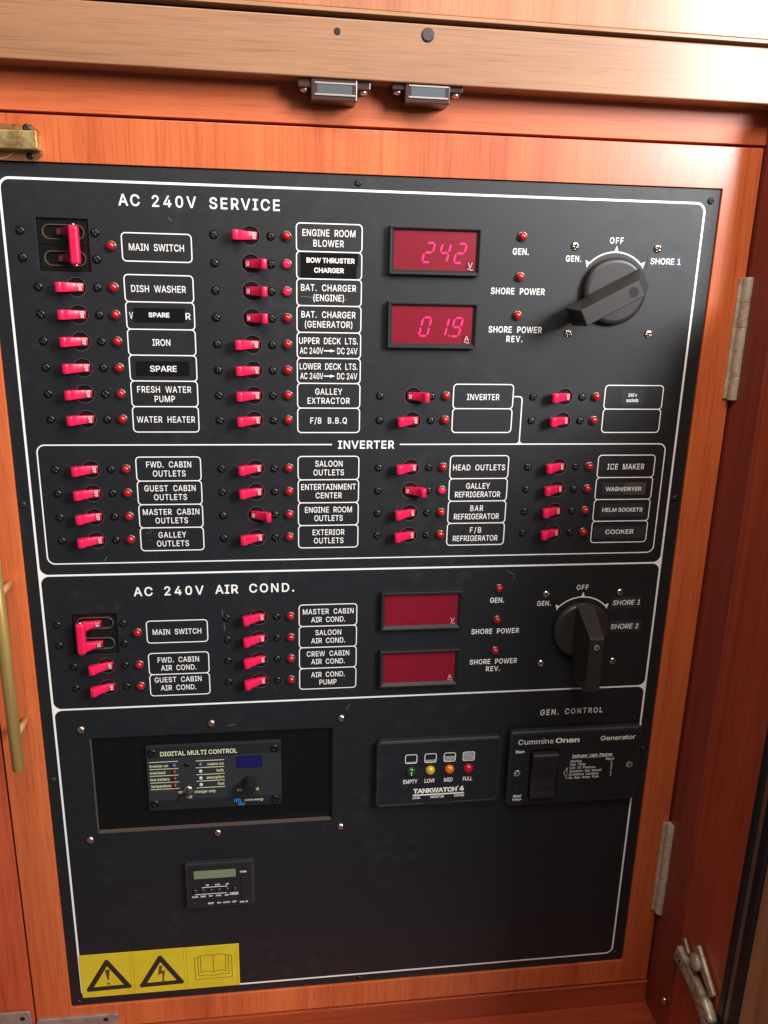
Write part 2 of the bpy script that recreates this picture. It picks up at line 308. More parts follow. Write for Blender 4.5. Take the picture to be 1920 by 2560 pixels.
GLYPHS = json.loads('''{"A":[480,[[16,0,201,509,276,509,463,0,395,0,239,440,85,0],[110,142,110,199,370,199,370,142]]],"B":[456,[[60,0,60,509,241,509,274,507,304,501,329,491,359,469,381,442,394,410,398,374,395,344,387,320,356,286,315,267,315,262,339,257,363,245,385,227,402,203,414,173,418,136,413,100,400,67,377,39,344,18,317,8,284,2,247,0],[125,57,245,57,281,60,309,67,330,80,349,105,355,137,352,161,342,184,327,203,306,218,279,228,248,231,125,231],[125,285,238,285,288,296,308,309,323,326,333,348,336,372,330,403,313,429,283,446,240,452,125,452]]],"C":[510,[[267,-7,225,-3,186,7,150,25,119,49,92,79,70,115,53,157,44,203,40,254,44,305,53,352,70,393,92,429,119,459,150,484,186,501,225,512,267,516,340,504,373,490,402,471,427,447,448,418,463,385,473,348,408,348,389,395,357,428,315,449,267,456,237,453,209,445,184,432,161,414,141,391,125,364,113,332,106,295,103,254,106,213,113,177,125,145,141,117,161,94,184,76,210,63,237,56,267,53,315,60,357,81,389,114,408,160,473,160,463,124,448,91,428,62,402,38,373,19,341,5,305,-4]]],"D":[502,[[219,0,96,0,96,57,215,57,254,60,288,68,318,81,343,99,363,122,379,149,390,181,397,216,399,255,397,294,390,329,379,361,364,388,344,410,320,428,291,441,258,449,221,452,93,452,93,509,225,509,273,505,315,495,353,478,385,455,412,426,433,391,449,351,458,306,462,255,458,205,449,159,433,119,411,83,384,54,351,31,312,14,268,3],[125,509,125,0,60,0,60,509]]],"E":[419,[[60,0,60,509,372,509,372,452,125,452,125,286,355,286,355,229,125,229,125,57,375,57,375,0]]],"F":[410,[[60,0,60,509,369,509,369,452,125,452,125,278,346,278,346,221,125,221,125,0]]],"G":[520,[[269,-7,225,-3,185,7,149,25,118,49,91,79,69,116,53,157,43,203,40,254,43,305,53,352,69,393,91,429,117,459,149,484,184,501,223,512,265,516,304,513,340,504,374,489,403,469,429,445,449,416,465,384,474,349,408,349,387,393,356,427,315,448,265,456,236,453,209,445,183,432,160,414,141,392,125,364,113,332,106,295,103,254,106,213,113,177,125,145,141,117,161,95,184,76,210,63,238,56,269,53,309,57,345,71,374,93,396,123,407,147,413,173,415,202,283,199,283,256,478,256,478,200,475,160,466,124,451,91,431,62,406,38,377,19,344,5,308,-4]]],"H":[517,[[60,0,60,509,125,509,125,289,392,289,392,509,457,509,457,0,392,0,392,232,125,232,125,0]]],"I":[300,[[31,0,31,57,118,57,118,452,31,452,31,509,269,509,269,452,183,452,183,57,269,57,269,0]]],"K":[467,[[104,145,104,216,139,261,174,303,212,344,364,509,448,509,231,276,228,276],[60,0,60,509,125,509,125,334,124,225,125,193,125,0],[372,0,188,259,228,309,449,0]]],"L":[393,[[60,0,60,509,125,509,125,57,361,57,361,0]]],"M":[628,[[60,0,60,509,152,509,314,96,476,509,568,509,568,0,504,0,504,400,342,0,286,0,124,400,124,0]]],"N":[523,[[60,0,60,509,136,509,399,100,399,509,463,509,463,0,387,0,124,406,124,0]]],"O":[533,[[267,-7,225,-3,186,7,150,25,119,49,92,79,70,115,53,157,44,203,40,254,44,305,53,352,70,393,92,429,119,459,150,484,186,501,225,512,267,516,309,512,348,501,384,484,415,459,442,429,464,393,480,352,490,305,493,254,490,203,480,157,464,115,442,79,415,49,384,25,348,7,309,-3],[267,53,296,55,324,63,349,76,372,94,392,116,408,144,420,176,428,213,430,254,428,295,420,332,408,365,392,392,372,415,349,433,324,446,296,453,267,456,237,453,210,445,184,433,161,415,142,392,125,364,113,332,106,295,103,254,106,213,113,176,125,144,142,117,161,94,184,76,210,63,237,55]]],"P":[445,[[60,0,60,509,235,509,272,506,305,499,332,487,356,471,375,452,390,430,400,404,407,377,409,348,407,318,400,291,390,265,375,243,356,223,332,207,305,195,272,188,235,186,126,186,126,242,233,242,269,246,297,256,318,272,333,294,342,319,344,348,342,376,333,402,318,423,297,439,268,449,232,452,125,452,125,0]]],"Q":[533,[[245,159,313,159,369,85,384,65,468,-48,401,-48,346,27,331,46],[267,-7,225,-3,186,7,150,25,119,49,92,79,70,115,53,157,44,203,40,254,44,305,53,352,70,393,92,429,119,459,150,484,186,501,225,512,267,516,309,512,348,501,384,484,415,459,442,429,464,393,480,352,490,305,493,254,490,203,480,157,464,115,442,79,415,49,384,25,348,7,309,-3],[267,53,296,55,324,63,349,76,372,94,392,116,408,144,420,176,428,213,430,254,428,295,420,332,408,365,392,392,372,415,349,433,324,446,296,453,267,456,237,453,210,445,184,433,161,415,142,392,125,364,113,332,106,295,103,254,106,213,113,176,125,144,142,117,161,94,184,76,210,63,237,55]]],"R":[449,[[60,0,60,509,236,509,273,506,305,500,333,489,367,465,390,433,401,408,407,381,409,352,407,323,401,296,390,271,367,240,333,217,305,206,273,200,236,198,126,198,126,255,234,255,269,258,298,267,319,281,334,300,342,324,345,352,342,380,334,405,319,425,298,440,269,449,233,452,125,452,125,0],[353,0,230,229,303,229,428,0]]],"S":[447,[[224,-9,188,-7,156,-1,128,9,102,23,81,40,64,60,51,83,42,109,38,137,104,137,110,110,123,88,142,71,166,59,224,49,257,52,286,60,311,74,329,92,341,114,346,139,342,161,332,179,296,205,245,222,184,239,145,253,112,269,86,289,67,313,56,341,52,372,58,413,75,448,92,468,113,484,138,498,165,508,195,514,227,516,259,514,289,508,316,498,351,476,377,449,394,415,401,378,337,378,326,412,302,437,280,449,254,456,225,459,194,456,167,448,145,435,129,418,118,398,115,376,119,352,131,334,169,308,212,293,264,279,312,264,359,238,395,198,405,171,408,139,403,99,386,64,370,43,349,25,323,11,294,0,261,-7]]],"T":[449,[[32,452,32,509,417,509,417,452,257,452,257,0,193,0,193,452]]],"U":[517,[[259,-8,220,-6,186,2,154,15,126,33,103,55,85,80,71,108,63,140,60,173,60,509,124,509,124,178,128,144,141,113,160,87,187,68,220,56,259,52,298,56,331,68,357,87,377,113,389,144,393,178,393,509,457,509,457,173,454,140,446,108,433,80,414,55,391,33,363,15,332,2,297,-6]]],"V":[480,[[204,0,16,509,84,509,241,68,395,509,463,509,278,0]]],"W":[686,[[155,0,16,509,82,509,193,80,306,509,380,509,492,80,603,509,670,509,530,0,455,0,343,425,230,0]]],"X":[474,[[18,0,200,262,29,509,104,509,237,312,374,509,446,509,275,262,456,0,382,0,238,212,91,0]]],"Y":[472,[[203,0,203,208,16,509,91,509,236,272,381,509,455,509,268,208,268,0]]],"Z":[438,[[42,0,42,46,318,452,40,452,40,509,397,509,397,462,119,57,399,57,399,0]]],"0":[453,[[227,-7,191,-3,158,7,130,24,105,48,85,77,69,113,57,155,50,202,48,254,50,306,57,353,69,395,85,431,106,461,130,484,159,502,191,512,227,516,262,512,295,502,323,484,348,461,368,431,384,395,396,353,403,306,405,254,403,202,396,155,384,113,368,77,348,48,323,24,295,7,263,-3],[227,50,261,56,290,74,306,92,320,116,330,144,338,176,342,213,344,254,342,295,338,332,330,365,320,393,306,416,290,435,261,453,227,460,192,453,163,435,147,416,134,393,123,365,115,332,111,295,109,254,111,213,115,176,123,144,134,116,147,92,163,74,192,56]]],"1":[453,[[76,0,76,55,391,55,391,0],[276,509,276,0,212,0,212,448,209,448,86,358,86,427,198,509]]],"2":[453,[[64,0,64,47,234,229,282,282,311,327,320,371,317,397,308,419,293,436,273,449,224,460,196,457,172,447,153,433,139,413,130,390,127,362,66,362,68,391,75,418,86,442,111,473,143,496,168,507,196,513,225,516,254,513,281,507,306,497,337,474,361,445,376,411,381,372,371,318,336,259,267,180,153,60,153,57,389,57,389,0]]],"3":[453,[[218,-7,188,-5,159,1,133,10,98,30,70,57,52,91,44,132,109,132,115,107,126,87,144,71,165,59,219,50,275,61,297,74,315,93,325,116,329,145,326,172,316,196,299,217,275,234,242,244,201,248,157,248,157,299,288,448,288,452,70,452,70,509,372,509,372,461,221,289,247,290,279,286,308,276,333,262,354,244,371,222,383,198,391,173,393,145,390,116,383,90,370,66,354,45,333,27,309,12,281,2,251,-5]]],"4":[453,[[40,105,40,158,247,509,311,509,109,166,109,163,413,163,413,105],[282,0,282,121,282,146,282,318,343,318,343,0]]],"5":[453,[[221,-7,192,-5,165,1,140,11,108,32,83,60,66,93,60,130,122,130,127,108,138,89,173,60,221,50,250,53,276,64,298,82,314,104,324,131,328,162,324,193,314,221,297,244,275,262,248,273,218,277,167,268,128,246,67,253,96,509,366,509,366,452,151,452,134,301,136,301,178,325,229,334,263,330,294,321,321,306,345,285,364,260,379,231,388,199,391,163,388,132,381,102,369,76,352,52,332,32,309,15,282,3,253,-4]]],"6":[453,[[226,-7,196,-4,168,3,142,15,119,31,100,51,84,74,73,101,66,130,64,162,68,199,80,239,137,340,252,509,322,509,173,293,196,307,235,314,265,312,291,305,316,295,346,271,370,240,380,215,387,187,389,157,387,127,379,98,368,73,352,50,333,30,310,14,284,3,257,-4],[226,48,254,52,279,63,299,79,314,101,324,128,327,157,324,187,314,213,299,235,279,251,254,262,226,265,198,262,174,252,153,235,138,214,128,188,125,158,128,128,138,102,153,79,174,63,198,52]]],"7":[453,[[97,0,323,448,323,452,62,452,62,509,391,509,391,449,165,0]]],"8":[453,[[226,-7,193,-5,163,1,136,11,101,33,74,62,57,96,52,135,55,166,65,195,81,220,101,241,125,256,153,265,153,267,119,282,93,308,76,342,70,380,75,417,90,450,114,477,146,498,170,508,197,514,226,516,255,514,282,508,306,498,337,477,361,450,377,417,382,380,376,342,359,308,333,282,300,267,300,265,327,256,351,241,372,220,387,195,397,166,401,135,395,96,378,62,352,33,317,11,289,1,259,-5],[226,49,258,52,285,60,307,74,323,91,333,113,337,139,333,165,322,189,305,208,283,223,256,232,226,235,196,232,169,223,147,208,130,189,119,165,115,139,119,113,129,91,145,74,167,60,195,52],[226,290,274,300,293,313,307,330,316,351,319,376,316,399,308,420,294,437,275,449,226,460,177,449,159,437,145,420,136,399,133,376,136,351,145,330,159,313,178,300]]],"9":[453,[[226,516,256,513,285,506,310,494,333,478,352,458,368,434,380,408,387,378,389,347,385,309,373,270,315,168,200,0,130,0,279,216,257,202,218,195,188,197,161,203,137,214,106,237,83,269,72,294,66,321,64,352,66,382,73,411,85,436,101,459,120,479,143,494,168,506,196,513],[226,460,199,457,174,446,154,429,138,407,129,381,125,352,129,322,138,295,154,274,174,257,199,247,226,243,254,247,279,257,299,273,314,295,324,321,327,350,324,381,314,407,299,429,279,446,254,457]]],".":[188,[[95,-4,78,-1,63,9,53,24,50,41,53,59,63,73,78,83,95,87,113,83,128,73,138,59,141,41,138,24,128,9,113,-1]]],"/":[249,[[235,533,71,-76,14,-76,178,533]]],"(":[273,[[89,207,101,324,132,441,177,539,236,539,191,428,161,313,151,207,160,115,188,16,236,-96,177,-96,150,-46,128,4,111,55,99,106,92,156]]],")":[273,[[37,-96,86,18,113,116,122,207,112,313,82,428,37,539,97,539,142,441,173,323,184,207,182,156,174,104,161,53,144,3,123,-47,97,-96]]],"-":[453,[[337,244,337,188,114,188,114,244]]],"~":[453,[[52,150,55,188,66,218,82,240,103,255,151,266,197,256,246,221,275,198,299,192,318,196,332,207,341,226,344,253,400,253,397,215,386,185,370,163,349,148,301,137,254,148,207,182,177,204,154,210,136,207,121,196,111,178,108,150]]],"a":[389,[[160,-9,126,-5,94,5,68,22,48,45,35,73,30,108,34,138,43,161,58,179,78,193,125,211,178,220,234,227,265,235,273,243,276,255,276,257,267,297,240,322,196,331,149,322,118,301,100,274,41,291,57,322,79,346,104,364,133,375,194,384,239,379,286,360,306,343,322,320,333,290,337,251,337,0,277,0,277,52,272,52,252,25,215,1],[170,45,202,49,228,59,248,74,263,93,272,115,276,138,276,190,259,182,231,176,200,171,175,168,134,159,103,139,95,124,92,105,102,72,130,52]]],"b":[424,[[229,-8,198,-5,172,4,138,31,118,59,112,59,112,0,53,0,53,509,114,509,114,319,118,319,137,346,171,373,197,381,229,384,259,382,287,374,313,361,335,342,354,320,370,293,381,261,388,227,390,189,388,151,381,116,370,84,355,57,336,34,313,16,288,3,260,-6],[220,47,253,51,279,66,301,88,316,117,325,151,328,189,325,227,316,261,301,290,280,311,253,325,220,330,188,325,161,312,140,291,125,263,116,229,113,189,116,150,125,115,140,86,162,65,188,51]]],"c":[396,[[207,-8,174,-5,144,3,117,16,93,35,72,58,56,85,44,116,37,150,34,187,37,225,44,260,56,291,72,318,93,341,117,360,144,374,174,382,207,384,260,377,305,356,340,322,362,277,303,262,290,289,270,311,242,325,207,330,173,325,145,310,124,287,108,258,99,224,96,187,99,151,108,117,124,89,145,66,173,51,207,46,243,52,271,66,292,89,304,117,363,102,341,56,306,21,261,-1]]],"d":[424,[[195,-8,165,-6,137,3,111,16,89,34,70,57,55,84,43,116,36,151,34,189,36,227,43,261,55,293,70,320,89,342,112,361,137,374,165,382,196,384,228,381,253,373,287,346,306,319,311,319,311,509,372,509,372,0,313,0,313,59,307,59,287,31,252,4,227,-5],[205,47,236,51,263,65,284,86,299,115,309,150,312,189,309,229,300,263,284,291,263,312,237,325,205,330,172,325,145,311,124,290,108,261,99,227,96,189,99,151,109,117,124,88,145,66,172,51]]],"e":[404,[[212,-8,177,-5,145,3,117,16,92,35,72,58,56,85,44,116,37,150,34,187,36,224,44,258,55,290,71,317,91,340,115,359,142,373,172,382,205,384,266,374,294,361,319,341,341,315,357,282,365,256,370,227,371,194,371,169,98,169,98,221,308,221,307,237,298,269,283,294,263,314,237,326,205,330,173,326,146,313,125,294,109,270,99,241,96,211,96,178,100,139,110,106,128,80,151,61,179,50,212,46,254,53,285,73,306,105,365,91,353,63,335,39,311,19,283,4,249,-5]]],"f":[254,[[228,379,228,327,6,327,6,379],[81,0,81,432,84,461,96,486,113,505,135,519,187,530,222,527,243,521,227,468,215,472,195,474,171,470,154,460,145,443,142,419,142,0]]],"g":[425,[[207,-151,168,-148,134,-140,82,-110,51,-69,101,-41,122,-66,154,-88,207,-97,249,-92,282,-75,304,-47,311,-6,311,68,306,68,287,41,252,16,227,8,195,5,165,7,138,14,113,27,90,43,71,65,55,90,43,120,36,154,34,191,36,229,43,263,55,293,71,320,90,342,112,361,138,374,166,382,196,384,228,382,253,373,288,346,308,319,313,319,313,379,372,379,372,-9,370,-40,363,-67,350,-90,324,-117,291,-136,265,-144,237,-149],[205,59,237,63,264,75,285,95,300,121,309,154,312,193,309,231,300,264,285,291,264,312,237,325,205,330,172,325,145,312,124,290,109,262,99,229,96,193,99,155,109,123,124,96,145,76,172,63]]],"h":[410,[[114,227,114,0,53,0,53,509,114,509,114,314,116,319,132,344,152,362,187,379,227,384,264,380,295,369,321,349,341,321,350,298,355,271,357,240,357,0,296,0,296,235,290,275,273,304,246,323,210,329,184,326,161,317,141,303,126,283,117,257]]],"i":[167,[[53,0,53,379,114,379,114,0],[84,443,67,446,54,455,44,468,41,483,44,499,54,512,67,521,84,524,100,521,114,512,123,499,126,483,123,468,114,455,100,446]]],"k":[381,[[110,137,110,212,121,212,284,379,360,379,184,199,177,199],[53,0,53,509,114,509,114,0],[294,0,148,186,191,229,372,0]]],"l":[189,[[139,-2,101,3,74,20,58,47,53,84,53,509,114,509,114,99,120,62,130,54,146,52,160,53,170,54,181,3,162,-1]]],"m":[610,[[53,0,53,379,112,379,112,306,118,323,132,346,172,376,219,386,257,380,287,361,309,331,317,308,322,321,337,343,381,375,437,386,468,383,497,372,522,354,541,328,553,296,557,255,557,0,496,0,496,254,490,289,473,313,447,326,419,330,395,328,374,320,345,290,335,247,335,0,274,0,274,260,269,288,253,311,229,326,199,330,158,320,140,307,126,289,117,266,114,238,114,0]]],"n":[410,[[114,227,114,0,53,0,53,379,112,379,112,310,116,319,132,344,152,362,187,379,227,384,264,380,295,369,321,349,341,321,350,298,355,271,357,240,357,0,296,0,296,235,290,275,273,304,246,323,210,329,184,326,161,317,141,303,126,283,117,257]]],"o":[415,[[207,-8,174,-5,144,3,117,16,93,35,72,58,56,85,44,116,37,150,34,187,37,225,44,260,56,291,72,318,93,341,117,360,144,374,174,382,207,384,241,382,271,374,299,360,323,341,343,318,359,291,371,260,379,225,381,187,379,150,371,116,359,85,343,58,323,35,299,16,271,3,241,-5],[207,46,242,51,270,66,292,89,307,117,316,151,319,187,316,224,307,258,292,287,270,310,242,325,207,330,173,325,145,310,124,287,108,258,99,224,96,187,99,151,108,117,124,89,145,66,173,51]]],"p":[424,[[53,-143,53,379,112,379,112,319,118,319,137,346,171,373,197,381,229,384,259,382,287,374,313,361,335,342,354,320,370,293,381,261,388,227,390,189,388,151,381,116,370,84,355,57,336,34,313,16,288,3,260,-6,229,-8,198,-5,173,4,138,31,118,59,114,59,114,-143],[220,47,253,51,279,66,301,88,316,117,325,151,328,189,325,227,316,261,301,290,280,311,253,325,220,330,188,325,161,312,140,291,125,263,116,229,113,189,116,150,125,115,140,86,162,65,188,51]]],"r":[259,[[53,0,53,379,112,379,112,321,115,321,130,347,152,367,181,380,213,385,229,384,243,384,243,322,230,324,207,326,182,323,159,315,140,301,126,284,117,262,114,237,114,0]]],"s":[365,[[182,-8,145,-5,112,3,84,18,62,38,45,63,36,94,94,107,105,79,124,60,150,49,181,45,217,50,244,62,262,81,268,103,265,121,254,136,237,147,212,155,149,170,118,180,92,192,72,208,53,237,47,274,51,305,65,332,87,354,115,370,149,381,187,384,223,381,254,372,279,358,299,339,324,290,268,277,258,298,243,316,219,328,187,333,156,329,131,317,114,299,109,277,112,258,124,243,172,223,229,209,261,200,287,187,306,171,325,142,331,107,326,75,312,47,290,24,260,6,223,-5]]],"t":[227,[[204,379,204,327,6,327,6,379],[65,471,126,471,126,98,128,76,136,61,150,53,170,50,185,51,202,54,213,2,192,-3,168,-4,138,-1,113,7,92,21,72,52,65,93]]],"u":[410,[[182,-5,146,-1,115,11,89,31,69,59,60,82,54,109,53,139,53,379,114,379,114,144,119,105,137,75,164,56,200,50,226,53,249,62,268,77,283,97,293,122,296,153,296,379,357,379,357,0,298,0,298,70,294,60,277,35,257,17,222,0]]],"v":[389,[[163,0,17,379,84,379,165,155,187,87,195,59,203,87,224,155,305,379,371,379,226,0]]],"w":[567,[[138,0,23,379,87,379,133,214,154,137,170,64,186,135,206,214,252,379,316,379,362,214,382,136,397,66,413,135,434,214,480,379,545,379,429,0,368,0,319,172,305,225,291,280,284,309,277,280,263,225,248,172,199,0]]],"x":[379,[[21,0,155,195,29,379,100,379,147,306,179,253,191,233,202,253,233,306,282,379,352,379,224,192,358,0,287,0,231,85,200,136,189,155,178,136,148,85,91,0]]],"y":[389,[[47,-139,61,-86,71,-87,104,-89,130,-74,151,-36,163,-1,17,379,84,379,165,155,187,87,195,60,202,87,224,155,305,379,371,379,204,-58,177,-107,139,-136,91,-145,65,-143]]],"J":[396,[[185,-7,143,-2,106,11,75,33,52,63,38,100,33,145,33,173,98,173,98,145,104,104,122,74,149,56,185,50,220,56,248,74,266,104,272,145,272,509,336,509,336,145,332,100,318,63,294,33,263,11,227,-2]]]}''')
CAPH = .5087
def sgn(loops):
    def ar(l):
        n = len(l)//2; return sum(l[2*i]*l[2*((i+1) % n)+1]-l[2*((i+1) % n)]*l[2*i+1] for i in range(n))
    a = max((ar(l) for l in loops), key=abs); return 1 if a > 0 else -1
def grow(lp, w):
    """embolden a glyph outline: every point moves out along its mitre"""
    P = [Vector((lp[i]/1000., lp[i+1]/1000.)) for i in range(0, len(lp), 2)]
    P = [p for i, p in enumerate(P) if (p-P[i-1]).length > .003]; n = len(P); out = []
    for i in range(n):
        a = (P[i]-P[i-1]).normalized(); b = (P[(i+1) % n]-P[i]).normalized()
        na = Vector((a.y, -a.x)); nb = Vector((b.y, -b.x)); m = na+nb
        m = na if m.length < .3 else m/max(m.dot(na), .55)
        out.append(tuple(P[i]+m*w))
    return out
_GC = {}
def inside(pt, poly):
    x, y = pt; c = False
    for i in range(len(poly)):
        (x0, y0), (x1, y1) = poly[i-1], poly[i]
        if (y0 > y) != (y1 > y) and x < (x1-x0)*(y-y0)/(y1-y0)+x0: c = not c
    return c
def glyph_mesh(ch, w):
    """vertices (x, y, layer) and faces of one letter; every stroke outline is filled on its own"""
    key = (ch, round(w, 4))
    if key in _GC: return _GC[key]
    loops = GLYPHS[ch][1]; sg = sgn(loops); V, F = [], []
    def ar(l):
        n = len(l)//2; return sum(l[2*i]*l[2*((i+1) % n)+1]-l[2*((i+1) % n)]*l[2*i+1] for i in range(n))
    outs = [grow(l, w*sg) for l in loops if ar(l)*sg > 0]; hol = [grow(l, w*sg) for l in loops if ar(l)*sg <= 0]
    for k, o_ in enumerate(outs):
        c = bpy.data.curves.new('g', 'CURVE'); c.dimensions = '2D'; c.fill_mode = 'BOTH'
        for lp in [o_]+[h for h in hol if inside(h[0], o_)]:
            sp = c.splines.new('POLY'); sp.points.add(len(lp)-1); sp.use_cyclic_u = True
            for q, (x, y) in zip(sp.points, lp): q.co = (x, y, 0, 1)
        ob = bpy.data.objects.new('g', c); me = bpy.data.meshes.new_from_object(ob)
        n = len(V); V += [(v.co.x, v.co.y, k) for v in me.vertices]; F += [tuple(n+i for i in f.vertices) for f in me.polygons]
        bpy.data.objects.remove(ob); bpy.data.curves.remove(c); bpy.data.meshes.remove(me)
    _GC[key] = (V, F); return _GC[key]
def text_mesh(s, cap, width=None, weight=.012, shear=0, cond=None):
    """flat sans-serif lettering centred on its own box horizontally, and on the cap height vertically"""
    w = weight*.74; sy = cap/(CAPH+2*w)
    def build(tr):
        x = 0; V, F = [], []
        for i, ch in enumerate(s):
            if ch == ' ': x += .19+tr; continue
            gv, gf = glyph_mesh(ch, w); n = len(V)
            V += [(x+a+b*shear, b, .012*(k+3*(i % 2))) for a, b, k in gv]; F += [tuple(n+q for q in f) for f in gf]
            x += GLYPHS[ch][0]/1000.+tr
        return V, F
    V, F = build(0); xs = [v[0] for v in V]; nat = max(xs)-min(xs); sx = sy if width is None else width/nat
    if cond and width and len(s) > 1:
        tr = (width/(cond*sy)-nat)/(len(s)-1); tr = max(tr, .012)
        V, F = build(tr); xs = [v[0] for v in V]; sx = width/(max(xs)-min(xs))
    x0, x1 = min(xs), max(xs)
    me = bpy.data.meshes.new('lettering')
    me.from_pydata([((a-(x0+x1)/2)*sx/1000., (b-CAPH/2)*sy/1000., c/1000.) for a, b, c in V], [], F); me.update()
    return me
def letters(s, X, Y, cap, width, parent, z=.14, m=None, weight=.012, name='printed_text', label=None, **k):
    me = text_mesh(s, cap, width, weight, **k)
    return link(name, me, m or print_white, parent, (X, -Y, z), label=label)

# ---------------------------------------------------------------- screw heads
def screw_mesh(name, r, height, slot=.5, n=26, arm=.62, aw=.15, depth=.9, square=False):
    v, f = [], []
    for j in range(n+1):
        for i in range(n+1):
            a, b = 2.*i/n-1, 2.*j/n-1
            x, y = a*math.sqrt(1-b*b/2), b*math.sqrt(1-a*a/2)
            q = min(x*x+y*y, 1.0); z = height*math.sqrt(max(1-q*.97, 0))
            if slot:
                u1 = abs(x) < arm and abs(y) < aw*(1.25-abs(x)); u2 = abs(y) < arm and abs(x) < aw*(1.25-abs(y))
                if u1 or u2: z -= depth*(1-.5*math.sqrt(q))
            v.append((x*r, y*r, z))
    for j in range(n):
        for i in range(n):
            k = j*(n+1)+i; f.append((k, k+1, k+n+2, k+n+1))
    me = mesh_of(name, v, f, True); return me
SC_BLACK = screw_mesh('screw_head', 4.0, 2.3, n=24)
SC_CHROME = screw_mesh('knob_screw_head', 4.3, 2.6, n=26)
SC_DOME = screw_mesh('dome_head', 4.4, 3.4, slot=0, n=16)
SC_EDGE = screw_mesh('edge_screw_head', 3.3, 1.9, n=20, arm=.35, aw=.22)
SC_FLAT = screw_mesh('flat_screw_head', 4.2, .9, n=24, depth=.8)
SC_MOD = screw_mesh('module_screw_head', 4.6, 1.6, n=24, arm=.45, aw=.16)
for me_, m_ in ((SC_BLACK, blackscrew), (SC_CHROME, chrome), (SC_DOME, chrome), (SC_EDGE, blackscrew2), (SC_FLAT, silver), (SC_MOD, blackscrew)):
    me_.materials.append(m_); me_.materials.append(recess)
def recess_faces(me, r, arm, aw):
    if not me.polygons: return
    for p in me.polygons:
        c = p.center*1000/r; x, y = c.x, c.y
        if (abs(x) < arm and abs(y) < aw*(1.2-abs(x))) or (abs(y) < arm and abs(x) < aw*(1.2-abs(y))): p.material_index = 1
recess_faces(SC_BLACK, 4.0, .62, .15); recess_faces(SC_CHROME, 4.3, .62, .15); recess_faces(SC_EDGE, 3.3, .35, .22)
recess_faces(SC_FLAT, 4.2, .62, .15); recess_faces(SC_MOD, 4.6, .45, .16)
def put(name, me, parent, X, Y, h=0, rz=None, label=None):
    o = bpy.data.objects.new(name, me); COL.objects.link(o); o.parent = parent
    o.location = (X/1000., -Y/1000., h/1000.); o.rotation_euler = (0, 0, random.uniform(0, PI) if rz is None else rz)
    if label: o['label'] = label
    return o

# ================================================================== CABINET (large structure)
cab = thing('wooden_cabinet', 'orange varnished wooden cabinet carcass around the black switch panel', 'cabinet', 0, 0, 0)
link('upper_rail', pbox('upper_rail', -200, 741.5, -75, -8.2, -18, 0, .4), wood_rail, cab)
link('header_board', shift(pbox('header_board', -200, 1000, -89.0, -42.5, -18, 27, 1.2, 3), 0, 0, 0, -.0052), wood_header, cab)
link('left_stile', pbox('left_stile', -260, -33.8, -8, 1200, -18, .5, .4), wood_red, cab)
link('kick_board', pbox('kick_board', -33, 741, 1010.5, 1046, -18, 3.5, 1.2), wood_floor, cab)
link('floor_board', pbox('floor_board', -260, 744, 1044, 1062, 3.6, 150, .6), wood_floor, cab)
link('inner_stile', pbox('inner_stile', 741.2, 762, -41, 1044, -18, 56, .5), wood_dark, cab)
link('side_board', pbox('side_board', 744, 762, 125, 1100, 56.2, 147, .5), wood_red, cab)  # stops short above view so window light reaches the panel
link('light_block_board', pbox('light_block_board', -260, 760, -120, 1200, -40, -30), gap_mat, cab)  # added behind the door to block light
link('header_fixing_hole', shift(lathe('header_fixing_hole', [(2.9, 0), (2.9, .25), (2.1, .3)], 20), 320.5, 77.0, 27.0), recess, cab, label='small dark empty screw hole in the header board')
link('header_plug', shift(lathe('header_plug', [(5.4, 0), (5.4, 1.2), (4.6, 1.8)], 28), 399.2, 78.4, 27.0), mat('plug_plastic', (.035, .028, .03), .45), cab, label='round black plug pressed into the header board')
upper = thing('upper_door', 'pale orange wooden door above the header board, only its lower edge in view', 'door', 0, -93, 10)
link('door_board', shift(box('door_board', -200, 1000, 5.0, 400, 0, 16, 1.0, 3), 0, 0, 0, -.0085), wood_upper, upper)
link('edge_strip', shift(box('edge_strip', -200, 1000, 1.6, 4.8, 0, 17.2, .5), 0, 0, 0, -.0085), wood_header, upper)
link('shadow_groove', shift(box('shadow_groove', -200, 1000, -8, 1.4, -16, 3, 0), 0, 0, 0, -.0085), gap_mat, upper)

# opened outer door on the right with its seal strips, cut short above view to let light in
od = thing('open_side_door', 'brown opened cabinet door at the right edge of the picture with black rubber seals', 'door', 744, 500, 147)
link('rubber_seal', box('rubber_seal', -1.0, 18, -760, 330, .3, 10, 1.5), rubber, od)
link('bronze_strip', box('bronze_strip', .5, 18, -760, 330, 10.2, 18, 1.5), alu_brown, od)
link('rubber_seal', box('rubber_seal', -1.0, 18, -760, 330, 18.2, 33, 2.5), rubber, od)
link('door_board', box('door_board', 1.5, 19, -760, 330, 33.4, 230, 1.5), wood_tan, od)

# ------------------------------------------------------------------ inner door that carries the panel
door = thing('cupboard_door', 'orange wood-veneer cupboard door that frames the black switch panel', 'door', 0, 0, 0)
DR = loop_plate('door_frame', [R(-31.3, 739, -5.3, 1007.8, .8, 2), R(9.6, 702.0, 32.9, 974.2, .3, 1)], -16, 2, .5)
link('door_frame', DR, wood_door, door)
# pull handle: bar and two posts
hb = link('handle', lathe('handle_bar', [(5.4, -620), (6, -619.2), (6, -391.8), (5.4, -391)], 28, True, True), brass, door, (-4.5, 0, 40), label='long round brass pull handle')
for yy in (428, 583):
    link('post', lathe('handle_post', [(3.4, 0), (3.4, 34.5)], 18), mat('post_brass', (.74, .46, .22), .35, .5), hb, (0, -yy, -38))
